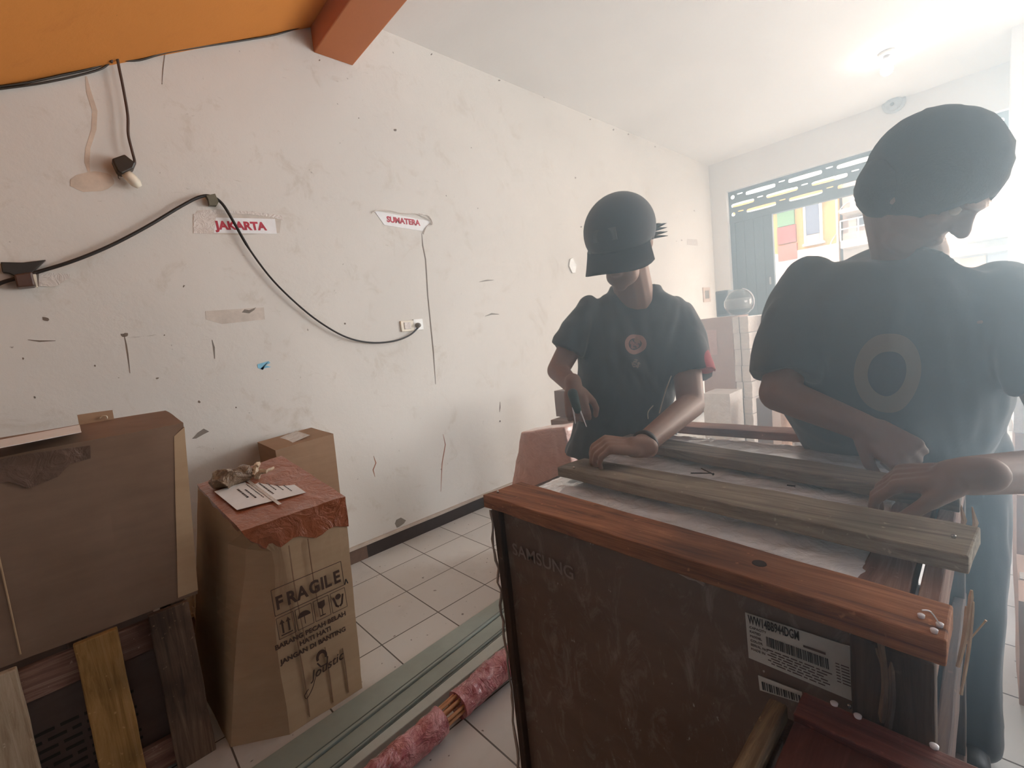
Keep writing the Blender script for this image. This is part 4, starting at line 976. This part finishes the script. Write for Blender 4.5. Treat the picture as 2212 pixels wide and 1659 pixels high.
# ================================================================== OUTSIDE, SEEN THROUGH THE DOOR
struct('floor_street', bbox((-14, YB + .25, -.25), (12, 32, -.12)), plain('asphalt', (.30, .29, .28), .9, nscale=6))
M_yel = plain('yellow_render', (.42, .23, .06), .8); M_wr = plain('white_render', (.50, .47, .44), .8); M_pk = plain('pale_pink_render', (.34, .27, .25), .8)
M_rd = plain('red_door_paint', (.16, .03, .022), .6); M_gd = plain('green_door_paint', (.07, .15, .07), .6); M_bl = plain('grey_blue_glass', (.06, .075, .12), .2); M_rail = plain('pale_rail', (.62, .62, .62), .4)
yo = 12.0
def ob(u, v, y=yo): return P(u, v, 1, y)
def zz(a, b): return 1550 + a / 4.74, 350 + b / 4.74
def panel(bm, x0, x1, z0, z1, y, th): return box(bm, (min(x0, x1), y - th, min(z0, z1)), (max(x0, x1), y, max(z0, z1)))
t = thing('yellow_house', 'yellow house across the street with red and green doors', 'house', (-4.2, yo + 1.5, -.12))
obj('wall', bbox((-6.5, yo, -.12), (-2.32, yo + 3, 3.9)), M_yel, t)
obj('lower_wall', panel(nb(), -6.5, -2.32, -.12, 2.55, yo, .05), M_wr, t)
obj('cornice', panel(nb(), -6.5, -2.32, 3.52, 3.66, yo, .12), M_wr, t)
for (a, b, c_, d_, m, nm) in ((-3.42, -3.08, 3.14, 3.52, M_gd, 'upper_shutter'), (-3.43, -3.06, 2.75, 3.13, M_rd, 'door'), (-3.43, -3.05, 2.37, 2.72, plain('orange_red_panel', (.28, .07, .045), .6), 'door_panel'), (-2.86, -2.60, 2.84, 3.50, M_bl, 'window'), (-2.86, -2.60, 2.66, 2.83, M_pk, 'window_panel')):
    obj(nm, panel(nb(), a, b, c_, d_, yo, .07), m, t)
bm = nb(); panel(bm, -2.90, -2.86, 2.66, 3.52, yo, .09); panel(bm, -2.60, -2.56, 2.66, 3.52, yo, .09); obj('window_frame', bm, M_wr, t)
obj('sill', panel(nb(), -2.92, -2.52, 2.60, 2.65, yo, .14), M_wr, t)
t = thing('pale_house', 'pale pink house with a roof terrace rail, right of the yellow house', 'house', (-.9, yo + 2, -.12))
obj('wall', bbox((-2.26, yo + .3, -.12), (-.95, yo + 3, 3.8)), M_pk, t)
obj('lower_wall', panel(nb(), -2.26, -.95, -.12, 2.75, yo + .3, .05), M_wr, t)
obj('balcony_slab', bbox((-2.2, yo - .3, 3.10), (-1.0, yo + .3, 3.18)), M_wr, t)
for a, b, c_, d_, m, nm in ((-2.12, -1.78, 3.22, 3.45, M_wr, 'window'), (-1.70, -1.45, 3.22, 3.5, M_rd, 'window'), (-1.98, -1.62, 2.85, 3.06, M_bl, 'window'), (-2.16, -2.02, 2.6, 3.05, M_wr, 'door')):
    obj(nm, panel(nb(), a, b, c_, d_, yo + .3, .04), m, t)
bm = nb()
for z in (2.78, 2.95): tube(bm, [(-2.2, yo - .28, z), (-1.0, yo - .28, z)], .014, 6)
for x in (-2.2, -1.9, -1.6, -1.3, -1.0): tube(bm, [(x, yo - .28, 2.55), (x, yo - .28, 2.95)], .014, 6)
obj('terrace_rail', bm, M_rail, t)
obj('ledge', bbox((-2.2, yo - .3, 2.40), (-1.0, yo + .3, 2.55)), M_wr, t)
t = thing('utility_pole', 'thin grey utility pole before the houses across the street', 'pole', (-2.30, yo - .6, -.12))
px = ob(1808, 480, yo - .6).x
obj('pole', lathe(nb(), (px, yo - .6, -.12), [(.022, 0), (.018, 6.0)], 10), plain('pole_grey', (.25, .25, .26), .6), t)
bm = nb(); tube(bm, spline([(px, yo - .6, 3.05), (px + .15, yo - .6, 3.22), (px + .5, yo - .6, 3.32), (px + 1.6, yo - .6, 3.75)], 5), .010, 6); tube(bm, spline([(px, yo - .6, 2.7), (px - .12, yo - .6, 2.5), (px - .14, yo - .6, 2.2)], 4), .012, 6)
obj('cable', bm, MATS['pole_grey'], t)
t = thing('balcony_house', 'white house with a barred balcony seen at the right edge of the doorway', 'house', (.4, yo + 1.5, -.12))
obj('wall', bbox((-.80, yo + .2, -.12), (1.8, yo + 3, 3.6)), M_wr, t)
obj('balcony_floor', bbox((-.35, yo - .5, 2.12), (1.8, yo + .2, 2.42)), M_wr, t)
obj('awning', bbox((-.7, yo - .2, 1.90), (1.8, yo + .2, 1.98)), M_wr, t)
obj('shop_front', bbox((-.1, yo + .12, -.1), (1.7, yo + .2, 1.86)), plain('grey_shop_front', (.20, .20, .24), .6), t)
obj('side_panel', bbox((-.45, yo + .12, -.1), (-.12, yo + .2, 1.86)), plain('peach_panel', (.55, .35, .22), .6), t)
for k in range(12): obj('baluster', bbox((-.08 + k * .07, yo - .5, 2.42), (-.065 + k * .07, yo - .485, 2.84)), MATS['pole_grey'], t)
obj('hand_rail', bbox((-.09, yo - .51, 2.84), (1.2, yo - .475, 2.87)), MATS['pole_grey'], t)
cx_ = P(1690, 640, 1, 8.4)
bm = rough_box((cx_.x - .55, 8.4, .3), (cx_.x + .14, 9.6, cx_.z + .22), (2, 6, 4), .01, .06, 3)
t = thing('blue_car', 'pale blue car parked outside beside the steel panel', 'car', (cx_.x - .2, 9.0, -.12))
obj('car_body', bm, plain('car_blue', (.20, .42, .58), .25, coat=.8), t, smooth=True)
for dy in (8.65, 9.35): obj('wheel', lathe(nb(), (cx_.x + .0, dy, .12), [(.15, 0), (.24, .02), (.24, .15), (.15, .17)], 20, (1, 0, 0)), M_black, t)
# ================================================================== PEOPLE
def skinmat(name, c):
    def f(nt, b):
        v = coords(nt); nt.links.new(ramp(nt, noisef(nt, v, 9), [(.3, tuple(x * .85 for x in c)), (.7, c)]), b.inputs['Base Color'])
        b.inputs['Roughness'].default_value = .5; b.inputs['Subsurface Weight'].default_value = .08; b.inputs['Subsurface Radius'].default_value = (.02, .008, .004)
        bump(nt, b, noisef(nt, v, 90), .12, .001)
    return mat(name, f)
M_skin = skinmat('skin_tan', (.33, .19, .135)); M_skin2 = skinmat('skin_brown', (.29, .175, .13))
M_hair = plain('black_hair', (.02, .018, .017), .9, nscale=60, bmp=.5)
def cloth(name, col, marks=None, stretch=(1, 1, 1)):
    def f(nt, b):
        v = coords(nt); n = noisef(nt, v, 7, 4)
        c = ramp(nt, n, [(.3, tuple(x * .8 for x in col)), (.7, col)])
        for (ctr, r0, r1, cc, cut) in (marks or []):
            g = N(nt, 'ShaderNodeNewGeometry'); df = N(nt, 'ShaderNodeVectorMath', operation='SUBTRACT'); df.inputs[1].default_value = ctr
            ms = N(nt, 'ShaderNodeVectorMath', operation='MULTIPLY'); ms.inputs[1].default_value = stretch; sub = N(nt, 'ShaderNodeVectorMath', operation='LENGTH')
            nt.links.new(g.outputs['Position'], df.inputs[0]); nt.links.new(df.outputs[0], ms.inputs[0]); nt.links.new(ms.outputs[0], sub.inputs[0])
            lo = N(nt, 'ShaderNodeMath', operation='GREATER_THAN'); lo.inputs[1].default_value = r0; nt.links.new(sub.outputs['Value'], lo.inputs[0])
            hi = N(nt, 'ShaderNodeMath', operation='LESS_THAN'); hi.inputs[1].default_value = r1; nt.links.new(sub.outputs['Value'], hi.inputs[0])
            m = N(nt, 'ShaderNodeMath', operation='MULTIPLY'); nt.links.new(lo.outputs[0], m.inputs[0]); nt.links.new(hi.outputs[0], m.inputs[1])
            fac = m.outputs[0]
            if cut:
                nn = noisef(nt, coords(nt), cut, 2); gt = N(nt, 'ShaderNodeMath', operation='GREATER_THAN'); gt.inputs[1].default_value = .47; nt.links.new(nn, gt.inputs[0])
                m2 = N(nt, 'ShaderNodeMath', operation='MULTIPLY'); nt.links.new(fac, m2.inputs[0]); nt.links.new(gt.outputs[0], m2.inputs[1]); fac = m2.outputs[0]
            c = mix(nt, fac, c, cc)
        nt.links.new(c, b.inputs['Base Color']); b.inputs['Roughness'].default_value = .85; b.inputs['Sheen Weight'].default_value = .25
        bump(nt, b, noisef(nt, v, 220, 2), .2, .001)
    return mat(name, f)
def head(bm, c, F, s=1.0, neck=None):
    """F: columns = (right, forward, up) of the head"""
    c = Vector(c); T = lambda x, y, z: c + F @ (Vector((x, y, z)) * s)
    ell(bm, T(0, -.012, .030), (.076 * s, .096 * s, .088 * s), F)
    ell(bm, T(0, .022, -.020), (.067 * s, .072 * s, .080 * s), F)
    ell(bm, T(0, .045, -.080), (.050 * s, .048 * s, .038 * s), F)
    ell(bm, T(0, .076, -.103), (.020 * s, .017 * s, .018 * s), F, 2)          # chin
    ell(bm, T(0, .085, .028), (.046 * s, .018 * s, .014 * s), F, 2)           # brow
    cap(bm, T(0, .092, .014), T(0, .112, -.020), .008 * s, .012 * s)           # nose
    for x in (-1, 1):
        ell(bm, T(x * .011, .102, -.022), (.009 * s, .009 * s, .007 * s), F, 2)
        ell(bm, T(x * .040, .062, -.014), (.022 * s, .022 * s, .018 * s), F, 2)   # cheek
        E = F @ Matrix.Rotation(x * .35, 3, 'Z')
        ell(bm, T(x * .078, -.008, -.005), (.009 * s, .020 * s, .032 * s), E, 2)  # ear
    ell(bm, T(0, .093, -.050), (.022 * s, .010 * s, .006 * s), F, 2); ell(bm, T(0, .091, -.060), (.019 * s, .010 * s, .007 * s), F, 2)
    if neck is not None: limb(bm, [T(0, -.022, -.05), neck], [.056 * s, .066 * s])
def eyes(par, c, F, s=1.0):
    T = lambda x, y, z: Vector(c) + F @ (Vector((x, y, z)) * s)
    for x in (-1, 1): obj('eye', ell(nb(), T(x * .030, .076, .010), (.011 * s,) * 3, F, 2), M_ivory, par, smooth=True)
def hand(bm, wrist, fwd, back, thumb, s=1.0, curl=(.6, .7, .5), spread=.10, tcurl=.4):
    """wrist point, direction of the palm, normal of the back of the hand, thumb = +1/-1 side"""
    y = Vector(fwd).normalized(); z = (Vector(back) - y * Vector(back).dot(y)).normalized(); x = y.cross(z) * thumb   # x towards thumb
    w = Vector(wrist); T = lambda a, b, c_: w + (x * a + y * b + z * c_) * s
    cap(bm, T(0, -.02, 0), T(0, .015, 0), .026 * s, .027 * s)
    for a in (-.028, -.010, .009, .027): cap(bm, T(a * .75, .015, 0), T(a, .080, .004), .0135 * s, .0115 * s)
    for i, (a, L, r) in enumerate(((.030, .072, .0092), (.010, .080, .0096), (-.010, .074, .0090), (-.029, .058, .0080))):
        p = T(a, .082, .003); ang = 0; dirx = x * (a * spread * 20) + y
        for j, (f, cu) in enumerate(zip((.45, .31, .24), curl)):
            ang += cu; d = (dirx.normalized() * math.cos(ang) - z * math.sin(ang)); q = p + d * L * f * s * 1.05
            cap(bm, p, q, r * s * (1 - .08 * j), r * s * (.92 - .08 * j), 12); p = q
    p = T(.024, .015, -.006); q = T(.050, .048, -.016); cap(bm, p, q, .015 * s, .0115 * s)
    d = (y * math.cos(tcurl) + x * .25 - z * math.sin(tcurl)).normalized(); r_ = q + d * .032 * s; cap(bm, q, r_, .0108 * s, .0098 * s)
    d = (y - x * .25 - z * .5).normalized(); cap(bm, r_, r_ + d * .024 * s, .0098 * s, .0082 * s)
V = Vector
# ---------------- boy in the cap
hp = Q(1343, 525, 1.36)                                 # head centre
Fb = frame_yz((.15, -.82, -.44), (.12, -.35, 1))
nk = Q(1372, 655, 1.50); shL = Q(1262, 672, 1.50); shR = Q(1472, 682, 1.53)
elL = Q(1205, 800, 1.50); haL = Q(1240, 838, 1.38)
elR = Q(1492, 875, 1.40); wrR = P(1382, 966, 2, .998); 
pel = V((-1.05, 1.62, .93))
up = V((0, 0, 1)); lr = (shR - shL).normalized(); fb = lr.cross(up).normalized()   # fb: towards the crate/camera
if fb.dot(V((0, -1, 0))) < 0: fb = -fb
cs = (shL + shR) / 2
kid = thing('person', 'person in a dark cap and dark t-shirt pressing one hand on the crate boards', 'person', (pel.x, pel.y, 0))
bm = nb()
head(bm, hp, Fb, 1.0, nk)
limb(bm, [shL + V((0, 0, -.03)), elL, haL], [.045, .036, .025]); limb(bm, [shR + V((0, 0, -.03)), elR, wrR], [.050, .041, .027])
hd = (Q(1290, 968, (1.27)) - wrR)
fwdR = (P(1296, 962, 2, 1.015) - wrR).normalized()
hand(bm, wrR, fwdR, (0.05, -.35, 1), 1, 1.0, (.75, .75, .5), .10, .5)
fwdL = (Q(1250, 900, 1.36) - haL).normalized()
hand(bm, haL, fwdL, (Q(1240, 838, 1.2) - haL), -1, 1.0, (1.2, 1.4, .9), .03, 1.0)
torso(bm, [(pel + V((0, 0, .0)), lr * .13, fb * .09), (lerp(pel, cs, .5), lr * .12, fb * .085), (cs - V((0, 0, .10)), lr * .15, fb * .09), (cs + V((0, 0, .0)), lr * .12, fb * .06)])
hipL = pel - lr * .085; hipR = pel + lr * .085
for h_ in (hipL, hipR): limb(bm, [h_, h_ + V((0, .02, -.42)) + fb * .03, h_ + V((0, 0, -.85)), h_ + V((0, 0, -.88)) + fb * .14], [.08, .055, .042, .035])
obj('body', fuse(bm, .0042, 4), M_skin, kid, smooth=True)
eyes(kid, hp, Fb)
# shirt
def sp(u, v, d): return Q(u, v, d)
bm = nb()
secs = []
for (uL, uR, v, d, dep) in ((1222, 1440, 985, 1.60, .115), (1236, 1438, 930, 1.58, .115), (1250, 1450, 860, 1.56, .11), (1254, 1462, 800, 1.54, .105), (1250, 1478, 740, 1.53, .105), (1248, 1488, 695, 1.52, .09), (1275, 1465, 655, 1.51, .07), (1315, 1428, 630, 1.50, .062), (1322, 1424, 616, 1.49, .055)):
    L_ = sp(uL, v, d); R_ = sp(uR, v, d); secs.append(((L_ + R_) / 2, (R_ - L_) / 2, fb * dep))
torso(bm, secs)
slL = [sp(1272, 672, 1.50), sp(1248, 712, 1.50), sp(1224, 758, 1.50)]
cap(bm, slL[0], slL[1], .052, .054); tube(bm, slL, [.050, .058, .060], 24)
slR = [sp(1462, 680, 1.52), sp(1482, 730, 1.49), sp(1500, 812, 1.45)]
cap(bm, slR[0], slR[1], .055, .060); tube(bm, slR, [.054, .066, .072], 24)
sh = fuse(bm, .007, 4, .013, (12, 12, 5), 3)
# trim sleeve ends with a plane so that the hems are clean
def trim(bm, p, n, near=None, rad=.2):
    n = Vector(n).normalized(); gone = [v for v in bm.verts if (v.co - p).dot(n) > 0 and (near is None or (v.co - near).length < rad)]
    bmesh.ops.delete(bm, geom=gone, context='VERTS'); return bm
def merge(dst, src):
    me = bpy.data.meshes.new('tmp'); src.to_mesh(me); src.free(); dst.from_mesh(me); bpy.data.meshes.remove(me)
ec = sp(1376, 738, 1.42); M_shirt1 = cloth('dark_teal_shirt', (.045, .055, .062), [(tuple(sp(1376, 742, 1.418)), .026, .037, (.45, .26, .22), 0), (tuple(sp(1376, 742, 1.418)), 0, .024, (.30, .13, .12), 110), (tuple(sp(1378, 785, 1.42)), 0, .020, (.26, .2, .17), 140),
    (tuple(sp(1280, 738, 1.43)), .010, .015, (.22, .24, .34), 0), (tuple(sp(1279, 762, 1.43)), 0, .010, (.5, .5, .5), 200), (tuple(sp(1288, 715, 1.43)), 0, .008, (.25, .25, .3), 0), (tuple(sp(1540, 785, 1.42)), 0, .045, (.40, .04, .06), 0)])
obj('shirt', sh, M_shirt1, kid, smooth=True)
# trousers
bm = nb(); torso(bm, [(pel + V((0, 0, -.10)), lr * .17, fb * .115), (pel + V((0, 0, .02)), lr * .175, fb * .12), (pel + V((0, 0, .10)), lr * .16, fb * .11)])
for h_ in (hipL, hipR): limb(bm, [h_, h_ + V((0, .02, -.42)) + fb * .03, h_ + V((0, 0, -.82))], [.105, .080, .065])
obj('trousers', fuse(bm, .010, 5, .010, (10, 10, 4), 5), cloth('black_trousers', (.016, .015, .017)), kid, smooth=True)
for h_ in (hipL, hipR):
    bm = nb(); cap(bm, h_ + V((0, 0, -.885)), h_ + V((0, 0, -.885)) + fb * .16, .044, .040); obj('shoe', bm, M_black, kid, smooth=True)
# cap: dome, band, curved visor
Tb = lambda x, y, z: hp + Fb @ V((x, y, z))
bm = nb(); ell(bm, Tb(0, -.004, .040), (.099, .119, .100), Fb, 4)
trim(bm, Tb(0, 0, -.008), -(Fb @ V((0, -.10, 1))))
bmesh.ops.solidify(bm, geom=bm.faces[:], thickness=-.004)
M_cap = cloth('navy_cap', (.030, .040, .055)); cp = obj('cap', bm, M_cap, kid, smooth=True)
bm = nb(); n = 18; rows = []
for r in range(7):
    f = r / 6; row = []
    for k in range(n + 1):
        a = math.pi * (k / n) ; x = math.cos(a) * (.094 + .005 * f); y = .030 + math.sin(a) * (.082 + .080 * f) ; z = .020 - .034 * f - .032 * (x / .09) ** 2 * (.4 + .6 * f)
        row.append(bm.verts.new(Tb(x, y, z)))
    rows.append(row)
for a, b in zip(rows, rows[1:]):
    for k in range(n): bm.faces.new((a[k], a[k + 1], b[k + 1], b[k]))
bmesh.ops.solidify(bm, geom=bm.faces[:], thickness=.004); obj('visor', bm, M_cap, cp, smooth=True)
obj('cap_button', ell(nb(), Tb(0, -.004, .141), (.009, .009, .004), Fb, 2), M_cap, cp, smooth=True)
bm = nb(); prism([Tb(-.035, .1115, .050), Tb(.035, .1115, .050), Tb(.033, .103, .082), Tb(-.033, .103, .082)], Fb @ V((0, .004, .001)), bm); obj('cap_patch', bm, plain('cap_patch_grey', (.10, .115, .13), .8), cp)
bm = nb()
for k in range(16):
    a = -.6 + k * .075; st = Tb(math.cos(a) * .088, -.05 + math.sin(a) * .05, .012 + .010 * math.sin(k * 3)); en = Q(1424 + (k * 13) % 20, 482 + (k * 9) % 36, 1.40)
    tube(bm, spline([st, lerp(st, en, .55) + V((0, 0, -.008)), en], 4), [.007] * 5 + [.0055, .0045, .003, .0008], 6)
obj('hair', bm, M_hair, kid, smooth=True)
bm = nb(); wd = (elR - wrR).normalized(); bc = wrR + wd * .030
lathe(bm, bc - wd * .008, [(.030, 0), (.033, .002), (.033, .014), (.030, .016)], 24, wd); obj('bracelet', bm, M_black, kid, smooth=True)
# lanyard strings
bm = nb(); tube(bm, spline([Q(1450, 812, 1.44), Q(1436, 850, 1.42), Q(1424, 893, 1.42)], 4), .0022, 5); obj('cord', bm, plain('pale_cord', (.45, .40, .32), .7), kid)
bm = nb(); tube(bm, spline([Q(1411, 876, 1.43), Q(1400, 890, 1.42), Q(1400, 905, 1.42)], 4), .0018, 5); obj('cord', bm, MATS['pale_cord'], kid)
# tool in the raised hand
t = thing('hand_tool', 'dark slim hand tool with two pale prongs held by the person in the cap', 'tool', Q(1250, 870, 1.33))
bm = nb(); cap(bm, Q(1237, 850, 1.33), Q(1247, 885, 1.33), .015, .012); obj('grip', bm, plain('dark_green_grip', (.03, .06, .055), .5), t, smooth=True)
for a, b in (((1246, 868), (1267, 922)), ((1238, 880), (1243, 915))):
    bm = nb(); tube(bm, [Q(*a, 1.33), Q(*b, 1.32)], [.0035, .0012], 6); obj('prong', bm, M_galv, t)
# ---------------- man at the right
hm = Q(1998, 408, .91); Fm = frame_yz((.66, -.12, -.85), (.45, -.25, .8))
pm = V((-.15, 1.62, .93)); 
sL = Q(1748, 622, 1.14); sR = Q(2178, 640, .92)
lrm = (sR - sL).normalized(); lrh = V((lrm.x, lrm.y, 0)).normalized(); fm = V((lrh.y, -lrh.x, 0))
if fm.y > 0: fm = -fm
nkm = Q(1965, 560, 1.0)
eL = Q(1682, 850, 1.08); hL = Q(1868, 925, .97)
eR = Q(2360, 1010, .80); hR = P(2090, 1028, 2, 1.015)
man = thing('person', 'person with bent head and dark shirt leaning over the right end of the crate', 'person', (pm.x, pm.y, 0))
bm = nb(); head(bm, hm, Fm, 1.0, nkm)
csm = (sL + sR) / 2
limb(bm, [nkm, csm], [.06, .08])
limb(bm, [sL, eL, hL], [.050, .043, .030]); limb(bm, [sR, eR, hR], [.052, .043, .030])
fL_ = (Q(1925, 962, .93) - hL).normalized(); hand(bm, hL, fL_, V((0, -.8, .5)), 1, 1.05, (1.2, 1.3, .8), .03, .9)
fR_ = (P(1990, 1035, 2, 1.0) - hR).normalized(); hand(bm, hR, fR_, V((0, -.2, 1)), -1, 1.05, (.5, .6, .4), .08, .5)
torso(bm, [(pm, lrh * .15, fm * .10), (lerp(pm, csm, .5), lrh * .14, fm * .10), (csm - V((0, 0, .08)), lrh * .17, fm * .10), (csm, lrh * .13, fm * .07)])
hpL = pm - lrh * .10; hpR = V((-.052, 1.64, .90))
for h_ in (hpL, hpR): limb(bm, [h_, h_ + V((0, .0, -.42)), h_ + V((0, 0, -.85)), h_ + V((0, 0, -.88)) + fm * .10], [.075, .055, .045, .037])
obj('body', fuse(bm, .0045, 4), M_skin2, man, smooth=True)
eyes(man, hm, Fm, 1.0)
bm = nb(); Tm = lambda x, y, z: hm + Fm @ V((x, y, z))
ell(bm, Tm(0, -.018, .032), (.083, .104, .095), Fm, 4); ell(bm, Tm(0, -.042, -.008), (.088, .062, .070), Fm, 4)
trim(bm, Tm(0, .050, -.03), (Fm @ V((0, 1, -.55))))
bmesh.ops.solidify(bm, geom=bm.faces[:], thickness=-.012)
for v in bm.verts: v.co += noise.noise_vector(v.co * 70) * .004
obj('hair', bm, M_hair, man, smooth=True)
bm = nb(); secs = []
for (uL, uR, v, d, dep) in ((1770, 2120, 1010, 1.22, .13), (1735, 2165, 950, 1.17, .135), (1700, 2192, 880, 1.12, .135), (1690, 2195, 800, 1.09, .13), (1685, 2195, 720, 1.06, .125), (1690, 2195, 650, 1.04, .11), (1735, 2160, 590, 1.03, .085), (1830, 2075, 562, 1.02, .062), (1885, 2030, 540, 1.01, .05)):
    L_ = Q(uL, v, d + .10); R_ = Q(uR, v, d - .12); c_ = (L_ + R_) / 2; secs.append((c_, (R_ - L_) / 2, fm * dep))
torso(bm, secs)
a_ = [Q(1752, 614, 1.13), Q(1712, 690, 1.11), Q(1692, 815, 1.09)]; cap(bm, a_[0], a_[1], .067, .070); tube(bm, a_, [.064, .071, .074], 24)
a_ = [Q(2160, 632, .92), Q(2222, 720, .89), Q(2290, 822, .86)]; cap(bm, a_[0], a_[1], .067, .070); tube(bm, a_, [.064, .071, .074], 24)
sm = fuse(bm, .008, 4, .017, (10, 10, 4), 9)
ec = Q(1918, 812, .97)
M_shirt2 = cloth('slate_shirt', (.10, .135, .16), [(tuple(ec), .046, .078, (.24, .20, .16), 0), (tuple(ec), 0, .046, (.03, .035, .06), 0), (tuple(Q(1872, 835, .97)), 0, .020, (.25, .23, .20), 0)], (1.35, 1, .82))
obj('shirt', sm, M_shirt2, man, smooth=True)
bm = nb(); torso(bm, [(pm + V((0, 0, -.12)), lrh * .165, fm * .12), (pm + V((0, 0, .02)), lrh * .17, fm * .13), (pm + V((0, 0, .10)), lrh * .165, fm * .12)])
for h_ in (hpL, hpR): limb(bm, [h_, h_ + V((0, 0, -.42)), h_ + V((0, 0, -.83))], [.090, .080, .072])
obj('trousers', fuse(bm, .010, 5, .010, (10, 10, 4), 6), MATS['black_trousers'], man, smooth=True)
for h_ in (hpL, hpR):
    bm = nb(); cap(bm, h_ + V((0, .03, -.855)), h_ + V((0, .03, -.855)) + fm * .12, .044, .040); obj('shoe', bm, M_black, man, smooth=True)

# ================================================================== ADDED HAZE VOLUME, STANDS IN FOR LENS GLARE
vm = bpy.data.materials.new('glare_haze'); vm.use_nodes = True; nt = vm.node_tree; nt.nodes.remove(nt.nodes['Principled BSDF'])
vs = nt.nodes.new('ShaderNodeVolumeScatter'); vs.inputs['Color'].default_value = (.55, .80, 1, 1); vs.inputs['Anisotropy'].default_value = .6
gc = nt.nodes.new('ShaderNodeTexCoord'); gm = nt.nodes.new('ShaderNodeMapping'); gm.inputs['Location'].default_value = (-1, -1, -1); gm.inputs['Scale'].default_value = (2, 2, 2)
gg = nt.nodes.new('ShaderNodeTexGradient'); gg.gradient_type = 'SPHERICAL'; mm = nt.nodes.new('ShaderNodeMath'); mm.operation = 'MULTIPLY'; mm.inputs[1].default_value = .9
nt.links.new(gc.outputs['Generated'], gm.inputs[0]); nt.links.new(gm.outputs[0], gg.inputs[0]); nt.links.new(gg.outputs['Fac'], mm.inputs[0]); nt.links.new(mm.outputs[0], vs.inputs['Density'])
nt.links.new(vs.outputs[0], nt.nodes['Material Output'].inputs['Volume'])
o = obj('haze', bbox((-1.7, .1, .45), (1.7, 2.7, 2.5)), vm, None); o['kind'] = 'stuff'; tag(o, 'thin added haze standing in for lens glare around the two workers', 'haze')
S.cycles.volume_bounces = 1; S.cycles.volume_step_rate = 3; S.cycles.volume_max_steps = 64
